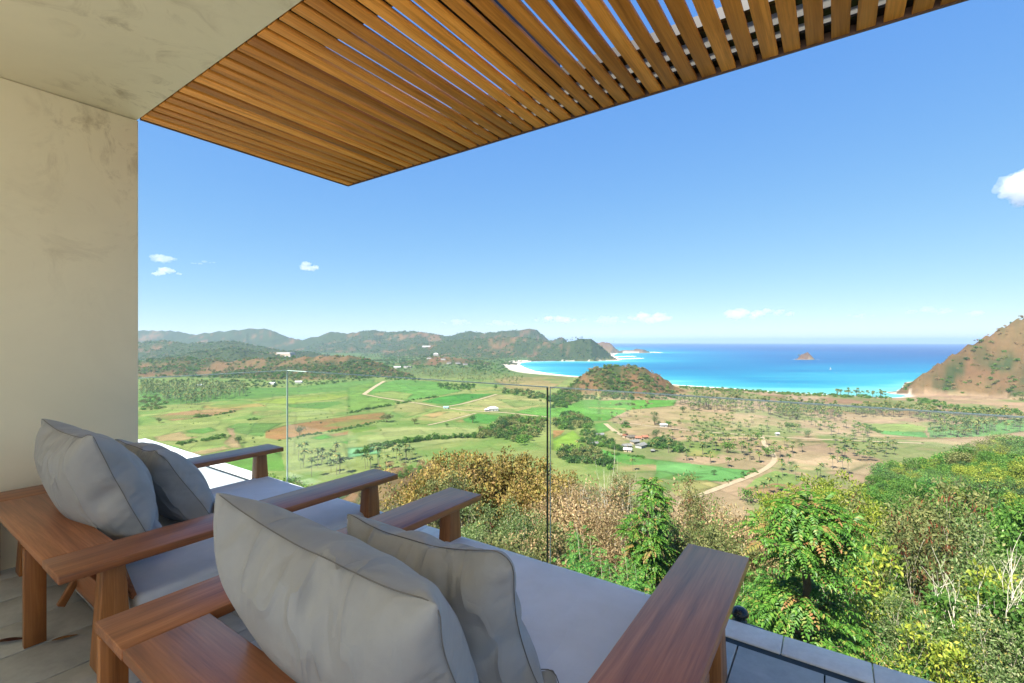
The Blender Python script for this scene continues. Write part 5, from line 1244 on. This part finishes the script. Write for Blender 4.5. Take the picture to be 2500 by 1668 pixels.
for px, top, Z, wd, lab in ((1462,1085,34,2.4,'tall bare white branched tree rising from the dry patch'), (1405,1150,29,2.2,'bare pale branches fanning out right of the glass joint'), (1528,1135,31,2.4,'bare grey twigs beside the red pod bunch'), (1500,1160,28,2.0,'bare white twigs in the middle of the dry patch'), (1570,1235,22,1.4,'bare thin twigs left against the slim tree'), (2440,1290,9.2,1.5,'bare white trunk and limbs among the silver leaves'), (2050,1330,12,1.4,'bare brown branches right of the pinnate tree')):
    near_plant('bare', px, top, Z, wd, lab, G_)
for px, top, Z, wd, lab in ((1425,1272,14,2.0,'feathery light green tree right of the glass joint'), (1382,1335,13,1.6,'feathery green bush against the cushion edge'), (1480,1345,12.6,1.7,'low feathery bush in front of the dry bushes'), (1540,1340,13,1.4,'feathery green bush left of the slim tree'), (1765,1215,21,2.4,'feathery green tree beside the road end'), (2120,1330,12,2.2,'feathery green tree just right of the pinnate tree'), (2165,1430,10,1.9,'feathery green tree in the right thicket'), (2125,1520,9.2,1.6,'feathery green bush above the coping'), (2235,1570,8.6,1.6,'feathery green bush near the lower right coping'), (1860,1330,13,1.7,'feathery bush left behind the pinnate tree')):
    near_plant('featherpod' if 'right thicket' in lab or 'just right' in lab else 'feather', px, top, Z, wd, lab, G_)
for kind, px, top, Z, wd, lab in (('ygreen',2010,1165,26,3.2,'yellow green tree rising behind the pinnate tree'), ('ygreen',2072,1195,22,2.6,'pale yellow green tree at the foot of the spur'), ('ygreen',1925,1205,24,2.6,'yellow green bush left of the spur wood'), ('olive',1705,1295,17,2.2,'olive shrub in the gap beside the chair arm'), ('olive',1760,1310,16,2.0,'olive shrub above the broad chair arm'), ('green',1880,1255,20,2.6,'green bushy tree left of the pinnate tree'), ('green',2330,1250,19,3.4,'green tree behind the open silver tree'), ('olive',1215,1330,14,1.8,'olive shrub just over the cushion'), ('green',690,1165,70,6,'green tree seen through the end pane of glass'), ('olive',730,1180,60,5,'olive tree below the glass corner'), ('olive',1350,1290,16,2.0,'olive shrub right behind the glass joint'), ('green',2440,1230,22,3.6,'green tree at the right edge behind the silver trees'), ('ygreen',2315,1365,10.6,2.4,'yellow green tree leaning out from the right slope'), ('green',2475,1440,9.4,2.2,'round green bush in the lower right corner'), ('green',2110,1290,14.5,2.6,'bright green crown right behind the pinnate tree'), ('ygreen',2220,1500,9.2,1.7,'yellow green bush above the coping end'), ('green',1620,1290,19,2.0,'green bush just behind the slim column tree')):
    near_plant(kind, px, top, Z, wd, lab, G_)
print('near plants', round(time.time() - _T0, 1))

# ---- wood on the spur: crowns close together
SPUR = {k: clump_tree('spur_tree', 420 + i, M[m], 4.6, 5.6, 1300, .34, 11, True, .12) for i, (k, m) in enumerate((('green', 'l_mid'), ('dark', 'l_mid'), ('ygreen', 'l_ygreen'), ('olive', 'l_olive'), ('fresh', 'l_feather'), ('green2', 'l_fresh')))}
SL = {'green': 'mid green tree of the close spur wood at the right', 'green2': 'fresh green tree of the close spur wood at the right', 'dark': 'mid green tree of the close spur wood at the right', 'ygreen': 'yellow green tree of the close spur wood at the right', 'olive': 'olive brown tree of the close spur wood at the right', 'fresh': 'fresh green tree of the close spur wood at the right'}
cand = []
for t in range(6000):
    u = random.uniform(.58, 1.32); Z = random.uniform(45, 215); x = u * Z
    if Z > 60 + (u - .50) * 420: continue
    if all((x - c[0]) ** 2 + (Z - c[1]) ** 2 > (3.1 + Z * .012) ** 2 for c in cand): cand.append((x, Z))
cand = sorted(cand, key=lambda c: c[1])
zc = height(np.array([c[0] for c in cand]), np.array([c[1] for c in cand]))[0]
ctone = fbm(np.array([c[0] for c in cand]) / 22, np.array([c[1] for c in cand]) / 22, 91, 2)
pick_i = sorted(random.sample(range(len(cand)), min(270, len(cand))))
for i in range(len(cand)):
    x, y = cand[i]; k = random.choice(['green', 'dark', 'fresh', 'green2', 'ygreen'] if ctone[i] < .5 else ['ygreen', 'ygreen', 'olive', 'green', 'green2'])
    if i not in set(pick_i): continue
    plant('spur_tree', SPUR[k], (x, y, float(zc[i]) - .3), random.uniform(0, 6.28), random.uniform(.85, 1.5), SL[k], 'tree', 'trees of the spur wood')
rest = [i for i in range(len(cand)) if i not in set(pick_i)]
print('spur', len(cand), round(time.time() - _T0, 1))

# ---- undergrowth that closes the slope between them
def joined(name, seed, mat, H, W, n, leaf): return clump_tree(name, seed, M[mat], H, W, n, leaf, 9, False, 0.0)
UG = [joined('undergrowth_bush', 440, 'l_dry', 2.0, 2.6, 700, .16), joined('undergrowth_bush', 441, 'l_olive', 2.0, 2.6, 700, .16), joined('undergrowth_bush', 442, 'l_mid', 2.0, 2.6, 700, .17), joined('undergrowth_bush', 443, 'l_yellow', 2.0, 2.6, 700, .17),
      joined('undergrowth_bush', 444, 'l_silver', 2.0, 2.6, 800, .13), joined('undergrowth_bush', 445, 'l_feather', 2.0, 2.4, 800, .13), joined('undergrowth_bush', 446, 'l_red', 1.6, 1.6, 260, .18), joined('undergrowth_bush', 447, 'l_ygreen', 2.0, 2.6, 700, .16)]
n = 26000; th = np.radians(rng.uniform(-40, 56, n)); dd = 7.5 * np.exp(rng.uniform(0, math.log(360 / 7.5), n)); ux, uy = dd * np.sin(th), dd * np.cos(th)
uz, uh, _, _ = height(ux, uy); pxu = CX + F * ux / uy
m = (uh > .35) & (uy > 3.4 + 0 * ux)
# keep clear of the terrace
lb = ux * SA + uy * CA; m &= lb > 4.2
dens = np.interp(pxu, [300, 850, 1000, 1150, 1400, 1700, 1900, 2500], [.5, .30, .22, .30, .8, .8, 1, 1]); dens = np.where(dd < 45, 1.0, dens)
patch = fbm(ux / 9, uy / 9, 77, 3); m &= rng.uniform(0, 1, n) < dens * np.clip((patch - .28) * 4, .25, 1)
i = np.where(m)[0]; tone = fbm(ux[i] / 14, uy[i] / 14, 83, 2) + rng.normal(0, .12, len(i)); P = pxu[i]; ku = np.zeros(len(i), int)
for j in range(len(i)):
    p, t, d = P[j], tone[j], dd[i[j]]
    if p < 1010 or (p < 1380 and d > 90): pool = (0, 1, 1, 0, 2) if t < .5 else (0, 0, 0, 1)
    elif p < 1350: pool = (3, 3, 0, 1) if t < .5 else (0, 1, 4, 3, 2)
    elif p < 1560: pool = (0, 0, 4, 1) if d > 16 else (5, 5, 1, 2)
    elif p < 1900: pool = (2, 1, 5, 4, 5, 6) if t < .5 else (0, 0, 1, 2, 5)
    elif d < 26: pool = (5, 5, 7, 2, 2) if t < .55 else (4, 2, 5, 7)
    else: pool = (2, 2, 5, 7, 7) if t < .6 else (1, 2, 7)
    ku[j] = random.choice(pool)
su = rng.uniform(.55, 1.15, len(i)) * np.interp(dd[i], [7, 20, 60, 150, 350], [.6, .95, 1.3, 1.7, 2.2])
scatter('slope_undergrowth', np.stack([ux[i], uy[i], uz[i] - .15], 1), su, ku, UG, 'dense undergrowth of dry and green bushes covering the slope')
if rest: scatter('spur_underwood', np.array([(cand[i][0], cand[i][1], zc[i] - .3) for i in rest]), np.full(len(rest), .95), rng.integers(0, 2, len(rest)), [joined('undergrowth_bush', 448, 'l_mid', 4.2, 5.4, 800, .4), joined('undergrowth_bush', 449, 'l_dark', 4.2, 5.4, 800, .4)], 'lower wood filling the gaps between the spur trees')
print('undergrowth', len(i), round(time.time() - _T0, 1))
# ================================================================== houses and huts of the valley
M['roof_grey'] = plain('grey_roof', (0.17, 0.165, 0.16, 1), .85, .1, 0, .8, .25)
M['roof_dark'] = plain('dark_thatch', (0.10, 0.085, 0.07, 1), .9, .1, 0, .8, .3)
M['roof_red'] = plain('red_roof', (0.26, 0.11, 0.07, 1), .85, .1, 0, .8, .25)
M['roof_white'] = plain('white_roof', (0.42, 0.42, 0.41, 1), .6, .2, 0, .6, .1)
M['roof_teal'] = plain('teal_roof', (0.22, 0.38, 0.36, 1), .6, .2, 0, .6, .1)
M['wall_white'] = plain('white_wall', (0.34, 0.33, 0.31, 1), .85, .1, 0, .7, .12)
M['wall_tan'] = plain('tan_wall', (0.33, 0.26, 0.19, 1), .85, .1, 0, .7, .15)
M['opening'] = plain('dark_opening', (0.02, 0.02, 0.022, 1), .5, .3)
def house(px, py, w_, d_, h_, roof, wall, rz_, label, hip=False, name='village_house', cat='house', z=None):
    x, y = ground_at(px, py); zz_ = hz(x, y) if z is None else z
    r_ = empty(name, (x, y, zz_), rz_)
    a = Acc(); a.box(-w_/2, w_/2, -d_/2, d_/2, -.5, h_); obj('wall', a.mesh('wall', [M[wall]]), r_)
    e, rh = .7, h_ * .62; rx = w_/2 * (.35 if hip else 1) + (0 if hip else e)
    v = [(-w_/2-e, -d_/2-e, h_-.1), (w_/2+e, -d_/2-e, h_-.1), (w_/2+e, d_/2+e, h_-.1), (-w_/2-e, d_/2+e, h_-.1), (-rx, 0, h_+rh), (rx, 0, h_+rh)]
    me = bpy.data.meshes.new('roof'); me.from_pydata(v, [], [(0, 1, 5, 4), (2, 3, 4, 5), (1, 2, 5), (3, 0, 4), (3, 2, 1, 0)]); me.materials.append(M[roof]); obj('roof', me, r_)
    b = Acc(); b.box(-.5, .5, -d_/2-.05, -d_/2+.05, 0, 2.0); obj('door', b.mesh('door', [M['opening']]), r_)
    for xx in (-w_*.3, w_*.3):
        b = Acc(); b.box(xx-.55, xx+.55, -d_/2-.05, -d_/2+.05, 1.0, 1.9); obj('window', b.mesh('window', [M['opening']]), r_)
    return tag(r_, label, cat)
z9 = lambda x, y: zp(R9, S9, (x, y))[0]
house(*z9(120, 290), 7, 6, 2.8, 'roof_grey', 'wall_tan', .4, 'grey roofed hut at the near end of the village trees')
house(*z9(735, 330), 11, 8, 3.0, 'roof_dark', 'wall_tan', .15, 'wide dark thatched house at the back of the village', True)
house(*z9(600, 300), 5, 4, 2.6, 'roof_red', 'wall_tan', .6, 'small red brown hut under the village palms')
house(*z9(850, 345), 6, 4.5, 2.6, 'roof_red', 'wall_tan', -.2, 'red roofed hut behind the grey houses')
house(*z9(970, 330), 6, 5, 2.7, 'roof_red', 'wall_tan', .3, 'reddish hut at the field side of the village')
house(*z9(780, 420), 8, 6, 2.8, 'roof_grey', 'wall_tan', .5, 'weathered grey roof in the middle of the village')
house(*z9(900, 490), 10, 7, 3.0, 'roof_grey', 'wall_white', .75, 'largest grey roofed house on the village corner')
house(*z9(630, 500), 8, 6, 2.7, 'roof_grey', 'wall_tan', .3, 'grey roof beside the white sheet roof')
house(*z9(650, 570), 7, 5, 2.4, 'roof_white', 'wall_tan', -.4, 'white sheet roofed hut at the front of the village')
house(*z9(30, 450), 6, 4, 2.4, 'roof_grey', 'wall_white', .2, 'low pale hut half hidden by the village trees')
house(*z9(1330, 95), 8, 4, 2.6, 'roof_white', 'wall_white', .1, 'little white hut beside the tall dark tree', False, 'field_hut', 'hut')
house(*z9(1120, 580), 2.6, 2.2, 1.8, 'roof_grey', 'opening', .1, 'tiny shelter on the bare field beside the village', False, 'field_hut', 'hut')
house(*zp(R6, ZS, (2145, 1228))[0], 3.2, 2.4, 2.2, 'roof_white', 'wall_white', .2, 'tiny white hut by the straight field track', False, 'field_hut', 'hut')
house(*x5(1385, 990), 15, 11, 4.2, 'roof_white', 'wall_white', .2, 'white pavilion with a hipped roof among the green fields', True, 'pavilion', 'building')
house(*x5(1325, 998), 6, 5, 3.0, 'roof_white', 'wall_white', .2, 'small annex left of the white pavilion', True, 'field_hut', 'hut')
house(*x5(937, 972), 7, 5, 2.6, 'roof_teal', 'wall_white', -.1, 'teal roofed hut at the track crossing', False, 'field_hut', 'hut')
house(*x4(730, 762), 14, 9, 4, 'roof_white', 'wall_white', .2, 'white roofed house among the palms left of the end pane', False, 'far_house', 'house')
house(*x4(1430, 742), 14, 9, 4, 'roof_white', 'wall_white', -.2, 'white roofed house at the foot of the brown hills', False, 'far_house', 'house')
house(*x4(1682, 728), 16, 9, 4, 'roof_white', 'wall_white', .1, 'white roofed house beyond the glass corner', False, 'far_house', 'house')
house(*x5(470, 585), 26, 14, 5, 'roof_white', 'wall_white', .1, 'long white building in the far valley mouth', False, 'far_house', 'house')
house(*x5(570, 582), 30, 14, 5, 'roof_grey', 'wall_white', -.1, 'long grey roofed building beside the far white one', False, 'far_house', 'house')
# resort on its own hill and the terraced one far left
def on_hill(px, py, Z, w_, d_, h_, roof, wall, rz_, label, hip=False, name='hillside_villa', cat='villa'):
    x = (px - CX) / F * Z; z_ = hz(x, Z); o = house(1250, 1000, w_, d_, h_, roof, wall, rz_, label, hip, name, cat, 0.0); o.location = (x, Z, z_); return o
on_hill(1064, 866, 2140, 22, 14, 7, 'roof_white', 'wall_white', .2, 'white topped villa on the crest of the resort hill', True)
for k, (px, dz) in enumerate(((1048, 2110), (1082, 2100), (1096, 2060), (1118, 2070), (1136, 2060))):
    on_hill(px, 880, dz, 20, 12, 6, 'roof_dark', 'wall_white', .1 * k, ['dark roofed villa left of the resort hill crest', 'dark roofed villa right below the resort hill crest', 'dark roofed villa on the resort hill shoulder', 'dark roofed villa lower on the resort hill', 'dark roofed villa at the right end of the resort hill'][k], True)
on_hill(1041, 840, 3500, 60, 20, 7, 'roof_white', 'wall_white', .1, 'long white building on the bare cut below the far ridge', False, 'far_house', 'house')
on_hill(884, 867, 1900, 26, 12, 6, 'roof_white', 'wall_white', .3, 'white building behind the brown hills', False, 'far_house', 'house')
tr = empty('terraced_resort', (0, 0, 0)); xx_, yy_ = (676 - CX) / F * 2600, 2600.0; zz_ = hz(xx_, yy_); tr.location = (xx_, yy_, zz_)
for k, (w_, z0) in enumerate(((190, -10), (150, 0), (120, 9), (86, 18))):
    a = Acc(); a.box(-w_/2 + 14 * k, w_/2 + 10 * k, -30 + 9 * k, 60, z0 - 8, z0 + 1.6); obj('terrace', a.mesh('terrace', [M['wall_white'] if k % 2 else M['wall_tan']]), tr)
tag(tr, 'terraced pale building site on the far left hill', 'building')
mast = empty('radio_mast', (0, 0, 0)); mx_, my_ = ground_at(972, 884); mast.location = (mx_, my_, hz(mx_, my_))
v, q = tube([(0, 0, 0), (0, 0, 30), (0, 0, 58)], [1.1, .8, .4], 4); obj('shaft', mesh_quads('shaft', v, q, M['wall_white']), mast); v, q = tube([(0, 0, 20), (0, 0, 29)], [1.15, 1.15], 4); obj('red_band', mesh_quads('red_band', v, q, M['roof_red']), mast)
tag(mast, 'thin white and red radio mast in the far valley', 'mast')
x_, y_ = S(2027, 902); bo = empty('sail_boat', (x_, y_, SEA)); a = Acc(); a.box(-4, 4, -1, 1, -.2, 1); obj('hull', a.mesh('hull', [M['wall_white']]), bo); me = bpy.data.meshes.new('sail'); me.from_pydata([(-.2, 0, 1.2), (3.4, .1, 1.4), (-.2, 0, 10), (-.2, .12, 1.2), (3.4, .22, 1.4), (-.2, .12, 10)], [], [(0, 1, 2), (5, 4, 3), (0, 3, 4, 1), (1, 4, 5, 2), (2, 5, 3, 0)]); me.materials.append(M['roof_white']); obj('sail', me, bo)
tag(bo, 'tiny white sail on the blue bay', 'boat')

# ================================================================== clouds: small heaps of vapour beyond the haze
w = NT('cloud_vapour'); w.n.remove(w.p)
pv = w.new('ShaderNodeVolumePrincipled'); pv.inputs['Color'].default_value = (1, 1, 1, 1); pv.inputs['Density'].default_value = 0.0011; pv.inputs['Anisotropy'].default_value = 0.3
w.l(pv.outputs['Volume'], w.out.inputs['Volume']); M['cloud'] = w.m
M['cloud_thin'] = w.m.copy(); M['cloud_thin'].name = 'thin_cloud_vapour'; M['cloud_thin'].node_tree.nodes['Principled Volume'].inputs['Density'].default_value = 0.0006
def cloud(px, py, wpx, hpx, label, seed, n=14, Z=36000.0, dens=None):
    r = np.random.default_rng(seed); k_ = Z / F; a = Acc(); W_, H_ = wpx * k_, hpx * k_
    bm = bmesh.new(); bmesh.ops.create_icosphere(bm, subdivisions=3, radius=1.0); sv = np.array([v.co[:] for v in bm.verts]); sf = [[v.index for v in f.verts] for f in bm.faces]; bm.free()
    vs, fs, off = [], [], 0
    for j in range(n):
        t = r.uniform(-1, 1); sz = H_ * r.uniform(.22, .5) * (1 - .55 * abs(t)); c = np.array([t * W_ / 2, r.uniform(-.25, .25) * W_ * .5, r.uniform(-.2, .45) * H_ * (1 - .7 * abs(t))])
        nz = np.array([fbm(sv[:, 0] * 1.7 + 9 + j, sv[:, 1] * 1.7 + sv[:, 2] * 1.3 + 7, seed + j, 3)]).T
        v = sv * (sz * (.55 + .9 * nz)) * np.array([1.6, 1.3, .72]) + c; vs.append(v); fs += [[i + off for i in f] for f in sf]; off += len(v)
    me = bpy.data.meshes.new('cloud'); me.from_pydata(np.concatenate(vs).tolist(), [], fs)
    # one closed skin per cloud
    bm = bmesh.new(); bm.from_mesh(me); bm.to_mesh(me); bm.free()
    me.materials.append(M['cloud_thin'] if any(t in label for t in ('faint', 'thin', 'wispy', 'soft', 'pale')) else M['cloud']); o = obj('cloud', me, None, at_depth(px, py, Z))
    rm = o.modifiers.new('skin', 'REMESH'); rm.mode = 'VOXEL'; rm.voxel_size = H_ / 26
    tx = bpy.data.textures.new('cloud_lumps', 'CLOUDS'); tx.noise_scale = H_ * .22; tx.noise_depth = 3
    dm = o.modifiers.new('lumps', 'DISPLACE'); dm.texture = tx; dm.strength = H_ * .34; dm.mid_level = .55
    return tag(o, label, 'cloud', 'small clouds low over the bay')
cloud(405, 668, 66, 20, 'small flat white cloud low beside the wall', 1, 10)
cloud(396, 632, 60, 26, 'wispy upright cloud above the flat one by the wall', 2, 9)
cloud(500, 643, 58, 12, 'thin faint cloud streak right of the wall clouds', 3, 8)
cloud(748, 654, 54, 22, 'small white puff alone over the left hills', 4, 9)
cloud(1120, 789, 76, 16, 'faint low cloud over the middle hills', 5)
cloud(1225, 792, 70, 20, 'faint cloud just above the rounded far hill', 6)
cloud(1365, 783, 120, 22, 'long low white cloud over the green bay hill', 7, 16)
cloud(1490, 785, 80, 26, 'pale cloud between the two low white clouds', 8)
cloud(1590, 778, 96, 30, 'bright cloud over the open sea left of centre', 9, 16)
cloud(1805, 772, 90, 30, 'brightest low cloud heap over the sea', 10, 16)
cloud(1885, 766, 100, 26, 'stretched white cloud joined to the heap over the sea', 11, 14)
cloud(2100, 772, 60, 14, 'faint cloud shred over the islet', 12, 8)
cloud(2270, 762, 110, 22, 'long soft cloud above the headland slope', 13, 14)
cloud(2385, 766, 46, 18, 'small cloud next to the headland ridge', 14, 8)
cloud(2526, 470, 60, 80, 'white cloud cut by the right edge of the picture', 15, 40, 24000.0)
# ================================================================== haze
hb = Acc(); hb.box(-31500, 31500, -12000, 31500, -137.0, 172.0)
w = NT('haze_air'); w.n.remove(w.p)
pv = w.new('ShaderNodeVolumePrincipled'); pv.inputs['Color'].default_value = (0.56, 0.75, 0.97, 1); pv.inputs['Density'].default_value = 6e-5; pv.inputs['Anisotropy'].default_value = 0.25
w.l(pv.outputs['Volume'], w.out.inputs['Volume'])
tag(obj('haze', hb.mesh('haze', [w.m])), 'thin bluish haze lying over the valley and the bay', None, None, 'stuff')
print('script done', round(time.time() - _T0, 1))
